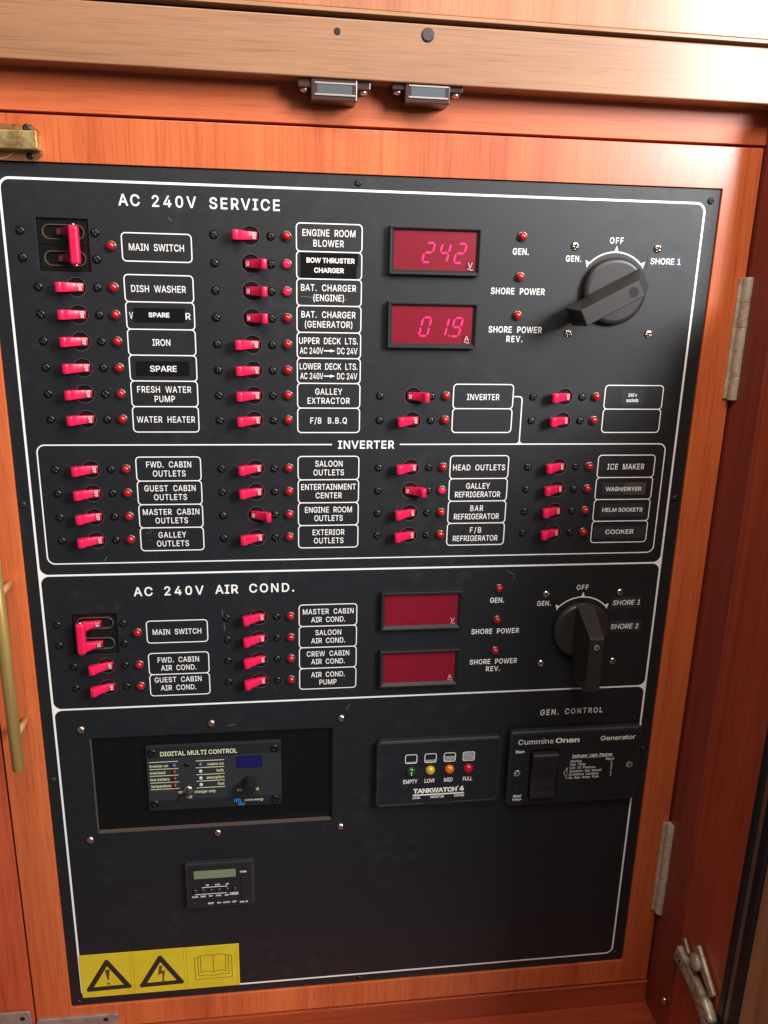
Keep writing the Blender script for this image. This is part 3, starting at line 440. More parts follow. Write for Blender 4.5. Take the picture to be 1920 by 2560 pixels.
# hinges
for (y0, y1) in ((115.5, 239.5), (763, 895.5)):
    L5 = (y1-y0)/5.
    hg = link('hinge', pbox('hinge_leaf', 731.5, 737.5, y0+1, y1-1, 1.8, 4.6, .4), hinge_metal, door, label='tarnished metal butt hinge on the right edge of the door')
    for k in range(5):
        me = lathe('knuckle', [(5.2, -(y0+L5*(k+1))+.12), (5.5, -(y0+L5*(k+1))+.3), (5.5, -(y0+L5*(k+1))+.7), (5.5, -(y0+L5*k)-.7), (5.5, -(y0+L5*k)-.3), (5.2, -(y0+L5*k)-.12)], 24, True, True)
        link('knuckle', me, hinge_metal, hg, (740.0, 0, 8.0))

# brass slide-bolt keeper at upper left
bk = thing('brass_latch_plate', 'tarnished brass latch plate on the door above the panel at the left picture edge', 'latch', 0, 18, 2)
link('base_plate', loop_plate('base_plate', [[(-40, -15.2), (57, -15.2), (63.5, -9), (63.5, 9), (57, 14.6), (-40, 14.6)]], 0, 1.6, .3), brass_plate, bk)
link('raised_block', box('raised_block', -40, 62.6, -6.9, 8.2, 1.6, 13, .9, 3), brass_old, bk)
put('screw', SC_EDGE, bk, 52.0, -11.8, 1.4).data = SC_EDGE
s_ = put('screw', SC_BLACK, bk, 52.5, 10.8, 1.2); s_.scale = (.8, .8, .6)
wr = link('bent_wire', line_print('bent_wire', [(14, 16.2), (24, 15.0), (34, 12.2), (40, 8.6)], .9, 2.2), mat('copper_scratch', (.85, .45, .25), .4, .6), bk)

# magnetic catches under the header board
def catch(X, Yt, label, tilt=0):
    c = thing('magnetic_catch', label, 'catch', X, Yt, 0, 'magnetic catches under the header board')
    c.rotation_euler = (PI/2, tilt, 0)
    link('flange', box('flange', -32, 32, -8.2, 0, 2, 22, 1.0), brown_plastic, c)
    link('housing', box('housing', -20.5, 20, -18.6, -.5, -1, 24.5, 1.0), brown_plastic, c)
    link('pole_plate', box('pole_plate', -17.5, 18, -5.6, -4.2, 18, 25.4, .2), pole_piece, c)
    link('pole_plate', box('pole_plate', -17.5, 18, -14.8, -13.4, 18, 25.4, .2), pole_piece, c)
    link('magnet', box('magnet', -15.2, 15.4, -13.3, -5.7, 18, 24.9), magnet, c)
    for sx in (-26, 26):
        link('screw', lathe('catch_screw', [(2, 0), (4.6, .2), (3.6, 2.2), (1.2, 3.0)], 20, True, True).copy(), silver, c, (sx, -8.2, 15), (0, 0, PI))
    return c
catch(318.6, -42.0, 'left of the two brown magnetic catches under the header board')
catch(401.5, -43.6, 'right of the two brown magnetic catches under the header board')

# steel plates at lower left
for X0, X1, hx, lab in ((-31, 63, 49, 'dull steel plate with a screw hole below the yellow warning stickers'), (-74, -37, -46, 'short dull steel plate in the bottom left corner left of the door gap')):
    p_ = thing('steel_plate', lab, 'bracket', (X0+X1)/2., 1005, 2)
    w2 = (X1-X0)/2.
    link('plate', loop_plate('plate', [rrect(-w2, w2, -30, 18.5 if X0 > -60 else 33, 3.5, 4)], 0, 3.0, .5), steel_dull, p_)
    cx = hx-(X0+X1)/2.; cy = 12 if X0 > -60 else 24
    link('screw_hole', shift(lathe('screw_hole', [(3.0, 3.02), (3.0, 3.1)], 18), cx, cy), recess, p_)
    if X0 > -60: link('screw_hole', shift(lathe('screw_hole', [(3.4, 3.02), (3.4, 3.1)], 18), -24, 3), recess, p_)

# latch arm at lower right on the side board
la = thing('door_stay', 'dirty metal stay arm with a roller fixed low on the right side board', 'stay', 742, 900, 75)
def seg_box(name, p, q, w, t, m, parent, bev=1.0):
    # p, q : (Y, h) on the side board ; w across the board, t towards the room
    a = Vector((0, -(p[0]-900), p[1]-75)); b = Vector((0, -(q[0]-900), q[1]-75)); d = b-a
    me = box(name, -t, 0, -w/2., w/2., 0, d.length, bev, 3)
    o = link(name, me, m, parent); o.location = a/1000.
    zx = d.normalized(); xx = Vector((1, 0, 0)); yy = zx.cross(xx)
    o.rotation_mode = 'QUATERNION'; o.rotation_quaternion = Matrix((xx, yy, zx)).transposed().to_quaternion(); return o
seg_box('base_plate', (915, 58), (927, 118), 13, 3, steel_dull, la)
seg_box('arm', (898, 66), (909, 138), 20, 9, latch_metal, la, 2.5)
seg_box('arm_tip', (904, 127), (919, 150), 25, 12, latch_metal, la, 4.5)
seg_box('strut', (858, 100), (888, 142), 12, 6, latch_metal, la, 2.5)
seg_box('hook', (876, 70), (887, 84), 6, 4, steel_dull, la, 1.5)
rl = link('roller', lathe('roller', [(4, -7), (9.0, -6), (9.5, -4), (9.5, 0), (4, 1.5)], 28), latch_metal, la); rl.location = (-.004, .026, .032); rl.rotation_euler = (0, PI/2, 0)
for k_ in (0, 1):
    sc_ = link('pin', lathe('pin', [(1.6, -.4), (1.6, .3)], 12), recess, la); sc_.location = (-.0093, -.0005-.001*k_, -.003+.0062*k_); sc_.rotation_euler = (0, -PI/2, 0)
gr = thing('rubber_grommet', 'black rubber bumper beside the stay arm in the lower right corner', 'bumper', 742, 925, 158)
link('grommet_body', lathe('grommet_body', [(7, -14), (10, -10), (10, 10), (6, 15)], 22), rubber, gr).rotation_euler = (1.0, 0, 0)
kn = thing('brass_ball_stud', 'small round brass stud in the corner between floor and dark stile', 'stud', 741.5, 992, 47)
link('ball', lathe('ball', [(.5, 0), (4.5, .8), (6.0, 3.4), (5.4, 6.6), (3, 8.6), (.8, 9.2)], 22), mat('old_brass', (.42, .24, .12), .25, 1), kn, rot=(0, -.7, 0))

# ================================================================== PANEL
COLX = {1: 48.6, 2: 208.6, 3: 367.4, 4: 525.8}
ROW = dict(f0=89.5, f1=114.5, f2=139.4, f3=164.3, a1=139.2, a2=163.9, a3=188.5, a4=213.1, a5=237.9, a6=262.5,
           m4=189.3, m5=214.0, m6=238.5, m7=263.1, r0=238.3, r1=263.0, c0=312.2, c1=336.6, c2=361.0, c3=385.5,
           e0=525.3, e1=550.4, g0=474.6, g1=499.4, g2=524.3, g3=549.6)
BR = []     # (col, Y, on, name, lit)
for r_, nm in zip(('a1', 'a2', 'a3', 'a4', 'a5', 'a6'), ('DISH WASHER', 'upper SPARE', 'IRON', 'lower SPARE', 'FRESH WATER PUMP', 'WATER HEATER')): BR.append((1, ROW[r_], 0, nm, 0))
for r_, nm, on, lit in zip(('f0', 'f1', 'f2', 'f3', 'm4', 'm5', 'm6', 'm7'), ('ENGINE ROOM BLOWER', 'BOW THRUSTER CHARGER', 'BAT. CHARGER (ENGINE)', 'BAT. CHARGER (GENERATOR)', 'UPPER DECK LTS.', 'LOWER DECK LTS.', 'GALLEY EXTRACTOR', 'F/B B.B.Q'), (0, 1, 1, 1, 0, 0, 0, 0), (0, 1, 1, 0, 0, 0, 0, 0)): BR.append((2, ROW[r_], on, nm, lit))
for k, nm in enumerate(('FWD. CABIN OUTLETS', 'GUEST CABIN OUTLETS', 'MASTER CABIN OUTLETS', 'GALLEY OUTLETS')): BR.append((1, ROW['c%d' % k], 0, nm, 0))
for k, nm in enumerate(('SALOON OUTLETS', 'ENTERTAINMENT CENTER', 'ENGINE ROOM OUTLETS', 'EXTERIOR OUTLETS')): BR.append((2, ROW['c%d' % k], k == 2, nm, 0))
for k, nm in enumerate(('HEAD OUTLETS', 'GALLEY REFRIGERATOR', 'BAR REFRIGERATOR', 'F/B REFRIGERATOR')): BR.append((3, ROW['c%d' % k], k == 1, nm, k == 1))
for k, nm in enumerate(('ICE MAKER', 'WASH/DRYER', 'HELM SOCKETS', 'COOKER')): BR.append((4, ROW['c%d' % k], 0, nm, 0))
BR += [(3, ROW['r0'], 1, 'small INVERTER box', 0), (3, ROW['r1'], 0, 'empty box under INVERTER', 0), (4, ROW['r0'], 0, '240 v sockets', 0), (4, ROW['r1'], 0, 'empty box under 240 v sockets', 0)]
BR += [(1, ROW['e0'], 0, 'FWD. CABIN AIR COND.', 0), (1, ROW['e1'], 0, 'GUEST CABIN AIR COND.', 0)]
for k, nm in enumerate(('MASTER CABIN AIR COND.', 'SALOON AIR COND.', 'CREW CABIN AIR COND.', 'AIR COND. PUMP')): BR.append((2, ROW['g%d' % k], 0, nm, 0))

panel = thing('control_panel', 'large black painted switch panel with white lettering set in the wooden door', 'control panel', 0, 0, 0)
holes = [circle(COLX[c]+33.6, -y, 8.5, 36) for c, y, *_ in BR]
MAIN = ((73.9, 102.5), (73.1, 488.8))
for mx, my in MAIN: holes.append(R(mx-22.7, mx+22.7, my-23.1, my+23.1, .4, 2))
holes.append(R(57.7, 321.3, 611.6, 733.0, 1.2, 3))
link('plate', loop_plate('plate', [R(10.2, 701.3, 33.6, 973.4, .8, 2)]+holes, -6, 0, .35, 2), paint, panel)
link('backing', pbox('backing', 12, 699, 36, 971, -15, -9), void, panel)
# border, section rules, corner fillets
zP = .12
link('border_line', ring_print('border_line', 23.2, 687.0, 46.8, 961.6, 9, 2.1, zP, 8), print_white, panel)
for k, y in enumerate((422.7, 575.3)):
    link('section_line', flat('section_line', [R(24.3, 685.9, y-.95, y+.95)], zP), print_white, panel)
    for sx, X in ((1, 24.2), (-1, 686.0)):
        for sy in (-1, 1):
            yy = y+sy*.9; r = 8.5; pts = [(X, -yy)]
            for q in range(9):
                t = PI/2*q/8; pts.append((X+sx*(r-r*math.cos(t)), -(yy+sy*(r-r*math.sin(t)))))
            link('corner_fillet', flat('corner_fillet', [pts], zP+.06), print_white, panel)
# inverter frame, open at the title
fr = []
x0, x1, y0, y1, r = 32.9, 676.2, 287.8, 410.2, 7.5
def arc(cx, cy, r, a0, a1, n=7): return [(cx+r*math.cos(math.radians(a0+(a1-a0)*k/n)), cy+r*math.sin(math.radians(a0+(a1-a0)*k/n))) for k in range(n+1)]
pts = [(388.8, y0)]+arc(x1-r, y0+r, r, -90, 0)+arc(x1-r, y1-r, r, 0, 90)+arc(x0+r, y1-r, r, 90, 180)+arc(x0+r, y0+r, r, 180, 270)+[(319.4, y0)]
link('inverter_frame', line_print('inverter_frame', pts, 1.25, zP), print_white, panel)
link('connector_line', line_print('connector_line', [(505.0, 238.3), (511.0, 238.3)]+arc(511.2, 241.6, 3.3, -80, 0, 5)+[(514.6, 287.2)], 1.1, zP), print_white, panel)
for sx in (-1, 1):
    link('corner_fillet', flat('corner_fillet', [[(514.6, -287.3), (514.6, -283.6)]+[(514.6+sx*(.6+2.6-2.6*math.cos(PI/2*q/5)), -(283.9+2.9*math.sin(PI/2*q/5))) for q in range(6)]+[(514.6+sx*3.2, -287.3)]], zP+.06), print_white, panel)
# label boxes
BX = {1: (125.4, 188.1), 2: (285.0, 347.0), 3: (442.4, 504.7), 4: (602.8, 666.1)}
BOX = [(1, 90.1, 114.9), (1, 126.9, 151.3), (1, 151.3, 176.4), (1, 176.4, 200.6), (1, 200.6, 225.1), (1, 225.1, 249.9), (1, 249.9, 274.9),
       (2, 76.9, 102.1), (2, 102.1, 127.0), (2, 127.0, 151.8), (2, 151.8, 177.0), (2, 177.0, 201.7), (2, 201.7, 226.2), (2, 226.2, 250.8), (2, 250.8, 275.5),
       (3, 226.0, 250.8), (3, 250.8, 275.5), (4, 226.0, 250.8), (4, 250.8, 275.5), (1, 475.7, 500.8), (1, 512.9, 537.8), (1, 537.8, 563.0)]
for c in (1, 2, 3, 4):
    for k in range(4): BOX.append((c, 300.0+24.43*k, 300.0+24.43*(k+1)))
for k in range(4): BOX.append((2, 462.1+25.03*k, 462.1+25.03*(k+1)))
for i, (c, ya, yb) in enumerate(BOX):
    link('label_box', ring_print('label_box', BX[c][0], BX[c][1], ya, yb, 3.6, 1.0, zP+(.06 if i % 2 else 0), 5), print_white, panel)
TXT = [('MAIN  SWITCH',156.4,102.4,49.5),('DISH  WASHER',156.3,139.3,49.9),('V',129.8,163.8,3.4),('R',182.2,163.8,4.6),('IRON',156.2,188.5,16.6),
('FRESH  WATER',156.6,233.2,51.0),('PUMP',156.6,242.3,19.2),('WATER  HEATER',156.8,262.5,55.6),('ENGINE  ROOM',315.6,85.2,49.9),('BLOWER',315.3,94.5,28.8),
('BAT.  CHARGER',315.5,135.0,52.9),('(ENGINE)',315.5,144.3,29.5),('BAT.  CHARGER',315.5,160.0,52.5),('(GENERATOR)',315.6,169.2,46.1),
('UPPER  DECK  LTS.',315.6,184.9,57.3),('AC 240V',299.0,194.4,22.8),('DC 24V',334.0,194.4,19.8),('LOWER  DECK  LTS.',315.8,209.6,57.0),('AC 240V',299.1,219.0,22.6),('DC 24V',334.1,219.0,19.9),
('GALLEY',315.9,234.3,26.9),('EXTRACTOR',315.9,243.4,42.1),('F/B  B.B.Q',315.9,263.3,36.7),('SALOON',316.3,307.6,27.9),('OUTLETS',316.2,316.8,31.1),
('ENTERTAINMENT',316.1,332.0,56.2),('CENTER',316.3,341.1,26.9),('ENGINE  ROOM',316.1,356.4,48.6),('OUTLETS',316.2,365.5,29.6),('EXTERIOR',316.2,380.9,33.2),('OUTLETS',316.4,390.0,30.9),
('FWD.  CABIN',157.0,307.6,43.6),('OUTLETS',157.1,316.8,31.9),('GUEST  CABIN',157.1,332.0,50.1),('OUTLETS',157.1,341.2,32.3),('MASTER  CABIN',157.0,356.6,55.7),('OUTLETS',157.1,365.7,32.1),('GALLEY',157.0,381.0,27.6),('OUTLETS',157.1,390.3,31.9),
('INVERTER',473.5,238.9,33.8),('HEAD  OUTLETS',473.4,312.5,55.6),('GALLEY',473.3,332.4,25.6),('REFRIGERATOR',473.4,341.6,48.9),('BAR',473.3,356.8,14.0),('REFRIGERATOR',473.5,365.9,48.9),('F/B',473.3,381.0,12.3),('REFRIGERATOR',473.5,390.2,49.0),
('ICE  MAKER',634.1,312.5,41.3),('MAIN  SWITCH',156.5,488.4,50.1),('FWD.  CABIN',156.3,520.9,43.1),('AIR  COND.',156.2,530.3,36.9),('GUEST  CABIN',155.0,544.3,49.3),('AIR  COND.',155.0,553.9,37.3),
('MASTER  CABIN',316.3,470.1,54.6),('AIR  COND.',316.2,479.5,36.6),('SALOON',316.3,494.8,28.0),('AIR  COND.',316.2,504.2,36.7),('CREW  CABIN',316.1,519.8,46.3),('AIR  COND.',316.1,529.2,36.7),('AIR  COND.',316.1,545.0,37.0),('PUMP',316.1,554.3,18.9)]
for i_, (s, X, Y, w) in enumerate(TXT):
    letters(s, X, Y, 6.1, w, panel, z=.16, weight=.009, cond=.80, label='printed words '+' '.join(s.split()))
for s, X, Y, w, cp in (('GEN.', 502.7, 96.8, 16.1, 6.1), ('SHORE  POWER', 502.5, 134.2, 54.8, 6.1), ('SHORE  POWER', 502.4, 171.3, 54.8, 6.1), ('REV.', 502.1, 180.4, 16.6, 6.1),
                    ('GEN.', 502.1, 462.5, 15.9, 6.1), ('SHORE  POWER', 502.4, 499.6, 54.6, 6.1), ('SHORE  POWER', 502.6, 536.7, 54.6, 6.1), ('REV.', 502.6, 545.8, 16.2, 6.1),
                    ('OFF', 599.3, 83.9, 13.8, 5.8), ('GEN.', 556.7, 102.0, 15.6, 5.8), ('OFF', 599.0, 449.9, 13.6, 5.8), ('GEN.', 556.0, 467.9, 15.9, 5.8),
                    ('GEN.', 573.6, 604.5, 22.0, 7.2), ('CONTROL', 615.2, 604.4, 45.6, 7.0)):
    letters(s, X, Y, cp, w, panel, z=.16, weight=.018, cond=.84, label='printed words '+' '.join(s.split()))
for s, X, Y, w in (('AC', 134.2, 62.0, 19.0), ('240V', 174.2, 62.1, 39.5), ('SERVICE', 237.8, 62.2, 64.2), ('AC', 124.3, 442.3, 19.2), ('240V', 165.8, 442.2, 40.2), ('AIR', 209.6, 441.9, 23.9), ('COND.', 256.4, 441.5, 47.0)):
    letters(s, X, Y, 9.9, w, panel, z=.16, weight=.018, cond=.97, name='title_text', label='large printed title word '+s)
letters('INVERTER', 354.3, 288.0, 8.4, 57.6, panel, z=.16, weight=.024, cond=.97, name='title_text', label='large printed title word INVERTER')
for Y in (194.4, 219.0):
    link('printed_arrow', flat('printed_arrow', [[(311.0, -Y-.55), (317.2, -Y-.55), (317.2, -Y-1.5), (322.2, -Y), (317.2, -Y+1.5), (317.2, -Y+.55), (311.0, -Y+.55)]], .16), print_white, panel)
# dial scales round the two rotary switches
for cx, cy in ((600.0, 132.4), (600.4, 499.0)):
    a_ = [(cx+37.6*math.sin(math.radians(t)), cy-37.6*math.cos(math.radians(t))) for t in range(-46, 47, 4)]
    mes = [line_print('scale', a_, 1.35, zP+.02)]
    def pol(deg, r): return (cx+r*math.sin(math.radians(deg)), -(cy-r*math.cos(math.radians(deg))))
    mes.append(flat('s', [[pol(-3.2, 37.8), pol(0, 43.6), pol(3.2, 37.8)]], zP+.08))
    for s_ in (-1, 1):
        mes.append(flat('s', [[pol(s_*44, 38.0), pol(s_*46.5, 42.6), pol(s_*52.5, 36.6)]], zP+.08))
    link('dial_scale', join('dial_scale', mes), print_white, panel, label='printed white arc with three pointers above a rotary switch')
# border screws
for X, Y, nm in ((14.9, 347.4, ''), (15.8, 660.7, ''), (18.2, 968.0, ''), (342.6, 40.1, ''), (692.0, 44.2, ''), (694.4, 348.1, ''), (694.0, 658.9, ''), (691.2, 962.0, ''), (356.7, 967.5, '')):
    put('edge_screw', SC_EDGE, panel, X, Y, .05)
for X, Y in ((50.0, 601.2), (188.2, 600.4), (331.2, 601.2), (49.2, 741.4), (190.3, 742.2), (331.4, 744.0)):
    put('dome_screw', SC_DOME, panel, X+.1, Y-1.2, .05, label='shiny domed nickel screw by the instrument recess')
# residue of old stickers
def flakes(name, X0, X1, Y0, Y1, n, smin, smax, m, curve=None):
    v, f = [], []
    for _ in range(n):
        if curve:
            t = random.random(); X, Y = curve(t); X += random.gauss(0, .5); Y += random.gauss(0, .5)
        else: X, Y = random.uniform(X0, X1), random.uniform(Y0, Y1)
        s = random.uniform(smin, smax); k = random.randint(4, 6); b = len(v); a0 = random.random()*6
        for q in range(k):
            rr = s*random.uniform(.5, 1.2); v.append((X+rr*math.cos(a0+2*PI*q/k), -Y+rr*.8*math.sin(a0+2*PI*q/k), .02))
        v.append((X, -Y, random.uniform(.15, .45)))
        for q in range(k): f.append((b+q, b+(q+1) % k, b+k))
    me = mesh_of(name, v, f); o = link(name, me, m, panel); o['kind'] = 'stuff'; return o
flakes('glue_residue', 0, 0, 0, 0, 26, .3, .8, glue, lambda t: (470+9*t+random.random()*2, 134+9*t))
flakes('glue_residue', 0, 0, 0, 0, 26, .2, .5, glue, lambda t: (481+6.5*math.cos(5*t+2), 116+9*math.sin(5*t+2)))
flakes('glue_residue', 0, 0, 0, 0, 60, .2, .55, glue, lambda t: (466+8.5*math.cos(5*t+.3), 263.5+8*math.sin(5*t+.3)))
flakes('glue_residue', 469, 481, 254, 267, 34, .2, .6, glue)
flakes('glue_residue', 0, 0, 0, 0, 34, .2, .45, glue, lambda t: (280+22*t, 322+22*t-10*math.sin(3*t)))
flakes('glue_residue', 131, 140, 372, 388, 18, .2, .5, dustm)
flakes('glue_residue', 514, 522, 434, 442, 18, .3, .9, glue)
flakes('dust_flecks', 30, 690, 55, 600, 130, .12, .32, dustm)
flakes('dust_flecks', 30, 690, 590, 950, 40, .12, .28, dustm)

cut_edge = mat('lit_cut_edge', (.085, .066, .055), .45)  # lighter tone paints the light caught on the recess edges
link('cut_edge', pbox('cut_edge', 58.6, 320.6, 732.2, 732.95, -5.6, -.2), cut_edge, panel); link('cut_edge', pbox('cut_edge', 57.75, 58.3, 612.5, 731.8, -5.6, -.2), cut_edge, panel)
scr_mat = mat('scratch', (.20, .195, .19), .5)
for q, pts in enumerate((((336, 590), (339, 586.5), (341, 583)), ((206, 603.5), (214, 602)), ((240, 88), (243, 90)), ((289, 143.2), (330.5, 146.5), (333, 145.2)), ((511, 428), (520, 433.5)), ((204, 465), (204.8, 474)), ((205.5, 480), (206.2, 489)), ((168, 75.5), (171, 79)), ((88, 408), (91, 403)), ((612, 560), (622, 557)))):
    link('scratch', line_print('scratch', pts, .35, .1), scr_mat, panel)
# ------------------------------------------------------------------ tape labels stuck on the boxes
def tape(label, X0, X1, Y0, Y1, m, words, cap, weight=.03, h=.3, rz=0, tm=None, italic=0):
    cx, cy = (X0+X1)/2., (Y0+Y1)/2.
    t = thing('tape_label', label, 'label', cx, cy, 0, 'stick-on tape labels on the panel')
    t.rotation_euler = (PI/2, -rz, 0)
    link('tape_strip', loop_plate('tape_strip', [rrect(-(X1-X0)/2, (X1-X0)/2, -(Y1-Y0)/2, (Y1-Y0)/2, .4, 2)], .2, h), m, t)
    for s, X, Y, w in words: letters(s, X-cx, Y-cy, cap, w, t, z=h+.06, weight=weight*.65, m=tm, shear=italic)
    return t
tape('glossy black tape label reading SPARE stuck over older lettering below DISH WASHER', 132.2, 179.4, 156.8, 170.0, tape_black, [('SPARE', 155.4, 163.0, 19.3)], 4.3, .045)
tape('glossy black tape label reading SPARE between IRON and FRESH WATER PUMP', 131.2, 181.2, 206.2, 220.2, tape_black, [('SPARE', 156.8, 213.3, 25.0)], 5.6, .02)
tape('black tape label reading BOW THRUSTER, upper of two strips in one box', 288.9, 343.6, 103.3, 114.2, tape_black, [('BOW THRUSTER', 317.3, 109.9, 45.9)], 4.6, .04)
tape('black tape label reading CHARGER, lower of two strips in one box', 288.9, 342.0, 114.5, 126.0, tape_black, [('CHARGER', 315.8, 118.9, 28.5)], 4.5, .04, h=.36)
tape('small matt tape label reading 240 v sockets in the upper right box', 620.4, 645.2, 230.8, 247.2, tape_blue, [('240 v', 633.0, 235.9, 9.6), ('sockets', 633.2, 241.4, 13.3)], 3.8, .04)
tape('right half of the WASH/DRYER tape label below ICE MAKER, painted with a grey reflection', 634.5, 659.0, 329.8, 343.6, tape_grey, [], 4.5)
tape('dark tape label reading WASH/DRYER beside its half with the painted grey reflection', 609.5, 634.4, 329.8, 343.6, tape_blue, [('WASH/DRYER', 634.1, 337.1, 40.2)], 4.3, .03, h=.42)
tape('dark tape label reading HELM SOCKETS above COOKER', 609.8, 661.0, 353.4, 368.4, tape_blue, [('HELM SOCKETS', 635.4, 360.5, 45.5)], 4.4, .03)
tape('dark tape label reading COOKER in the lowest right box', 605.2, 664.4, 379.0, 393.2, tape_blue, [('COOKER', 634.7, 385.5, 32.4)], 5.0, .022)
tape('blue-grey tape label reading SHORE 1 beside the upper rotary switch', 633.2, 670.3, 94.9, 110.2, tape_blue, [('SHORE 1', 652.4, 102.3, 31.8)], 5.8, .018)
tape('dark tape label reading SHORE 1 beside the lower rotary switch', 634.0, 669.4, 462.2, 476.8, tape_blue, [('SHORE 1', 652.2, 469.4, 32.4)], 5.8, .014, italic=.12)
tape('dark tape label reading SHORE 2 right of the lower rotary switch', 636.0, 673.0, 491.4, 505.4, tape_blue, [('SHORE 2', 653.2, 498.6, 33.0)], 5.8, .014, italic=.12)

# ------------------------------------------------------------------ breakers
PROF = [(6.7, -2.5), (6.5, .2), (5.9, .7), (.4, 2.5), (-3, 4.5), (-6, 7.0), (-8.3, 8.3), (-9.7, 11.0), (-10.7, 12.7), (-12.2, 13.3), (-15.0, 13.1), (-16.3, 11.9), (-16.6, 9.6), (-16.2, 6.4), (-14.2, 4.4), (-10, 3.4), (-6, 1.6), (-3, -1.2), (-1, -3.5), (6.4, -3.5)]
def lever_mesh(name, mirror, ws=1.0, root=1.0):
    def wy(x): return ws*(3.7*root if x > -1 else (3.7*root+(4.35-3.7*root)*min((-1-x)/8., 1)))
    n = len(PROF); k = -.92 if mirror else 1
    v = [(x*k, -wy(x), z) for x, z in PROF]+[(x*k, wy(x), z) for x, z in PROF]
    f = [tuple(range(n)), tuple(reversed(range(n, 2*n)))]+[(i, i+n, (i+1) % n+n, (i+1) % n) for i in range(n)]
    me = mesh_of(name, v, f); me.materials.append(lever_pink); me.materials.append(lever_red)
    bm = bmesh.new(); bm.from_mesh(me); bmesh.ops.recalc_face_normals(bm, faces=bm.faces)
    for fc in bm.faces:
        c = fc.calc_center_median()*1000
        if c.x/k > .3 and len(fc.verts) == 4: fc.material_index = 1
    es = [e for e in bm.edges if len(e.link_faces) == 2 and e.calc_face_angle(0) > 1.2]
    bmesh.ops.bevel(bm, geom=es, offset=.0005, segments=2, affect='EDGES', profile=.5)
    for fc in bm.faces: fc.smooth = True
    bm.to_mesh(me); bm.free()
    try: me.set_sharp_from_angle(angle=.7)
    except Exception: pass
    return me
LV = {0: lever_mesh('lever_off', False), 1: lever_mesh('lever_on', True)}
LEGEND_INK = mat('legend_print', (.80, .56, .56), .5); DIM_INK = mat('shaded_legend_print', (.30, .06, .07), .5)  # second ink paints the shade over the upper main switch legend
def legend_mesh(s, mirror):
    me = text_mesh(s, 3.3, 6.0 if s == 'OFF' else 4.2, .03)
    me.transform(Matrix.Rotation(-PI/2, 4, 'Z'))        # tops of the letters to the right
    sgn = -1 if mirror else 1
    me.transform(Matrix.Translation((sgn*.0032*(.92 if mirror else 1), 0, .00178)) @ Matrix.Rotation(sgn*math.atan2(1.8, 5.5), 4, 'Y'))
    me.materials.append(LEGEND_INK); return me
LG = {0: legend_mesh('OFF', False), 1: legend_mesh('ON', True)}
FACE = loop_plate('face_disc', [circle(0, 0, 8.45, 32), rrect(-7.6, 7.6, -4.3, 4.3, .3, 1)], -4.5, -1.3, .15, 1); FACE.materials.append(breaker_black)
RIM = loop_plate('hole_rim', [circle(0, 0, 8.95, 36), circle(0, 0, 8.55, 36)], .02, .08); RIM.materials.append(mat('worn_lit_hole_edge', (.10, .085, .075), .4))  # pale ring paints light on the hole chamfer, with chipped paint
FLOOR = box('slot_floor', -8, 8, -5, 5, -8.5, -7.5); FLOOR.materials.append(void)
HOLE = {}
for mr in (0, 1):
    me = lathe('lever_hole', [(.95, 0), (.95, .12)], 12); me.transform(Matrix.Translation(((12.6 if mr else -13.2)/1000., .00425, .0102)) @ Matrix.Rotation(-PI/2, 4, 'X'))
    me.materials.append(recess); HOLE[mr] = me
RINGB = lathe('lamp_bezel', [(5.0, 0), (5.0, .9), (4.6, 1.7), (4.0, 1.9), (3.7, 1.2)], 26); RINGB.materials.append(bezel_ring)
LENS = lathe('lamp_lens', [(3.7, .9), (3.75, 2.6), (3.4, 3.9), (2.5, 4.9), (1.3, 5.4), (.3, 5.5)], 22)
LENS_R = LENS.copy(); LENS_R.materials.append(red_lens); LENS_L = LENS.copy(); LENS_L.materials.append(red_lit)
def where(c, y):
    return {1: 'left', 2: 'second', 3: 'third', 4: 'right'}[c]
for c, y, on, nm, lit in BR:
    sec = ''
    if nm.startswith(('small', 'empty', 'upper', 'lower')) or nm == '240 v sockets': tgt = 'beside the '+nm
    else: tgt = 'beside the words '+nm
    tgt = tgt.replace('upper SPARE', 'SPARE label just under DISH WASHER').replace('lower SPARE', 'SPARE label just under IRON')
    t = thing('circuit_breaker', ('pink breaker lever tilted right to ON ' if on else 'pink breaker lever tilted left to OFF ')+tgt, 'circuit breaker', COLX[c]+33.6, y, 0, 'pink circuit breakers on the panel')
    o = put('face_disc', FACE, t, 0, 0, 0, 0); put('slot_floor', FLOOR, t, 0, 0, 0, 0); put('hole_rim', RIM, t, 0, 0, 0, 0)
    lv = put('lever', LV[on], t, 0, 0, 0, 0); lv.rotation_euler = (0, 0, random.uniform(-.012, .012))
    put('legend', LG[on], lv, 0, 0, .12, 0); put('lever_hole', HOLE[on], lv, 0, 0, 0, 0)
    put('screw', SC_BLACK, t, -33.6, 0, .05); put('screw', SC_BLACK, t, 18.9, 0, .05)
def lamp(X, Y, label, lit=0):
    t = thing('indicator_lamp', label, 'indicator lamp', X, Y, 0, 'small round red indicator lamps')
    b = put('bezel', RINGB, t, 0, 0, 0, 0); put('lens', LENS_L if lit else LENS_R, t, 0, 0, 0, 0, label='glowing pink-red lens' if lit else None)
for c, y, on, nm, lit in BR:
    tgt = 'for '+nm.replace('upper SPARE', 'the SPARE label under DISH WASHER').replace('lower SPARE', 'the SPARE label under IRON')
    if nm.startswith(('small', 'empty')): tgt = 'left of the '+nm
    lamp(COLX[c]+67.1, y-.4, ('glowing' if lit else 'unlit')+' round red indicator lamp '+tgt, lit)
lamp(115.9, 102.2, 'unlit round red lamp beside the upper MAIN SWITCH box')
lamp(116.0, 487.8, 'unlit round red lamp beside the lower MAIN SWITCH box')
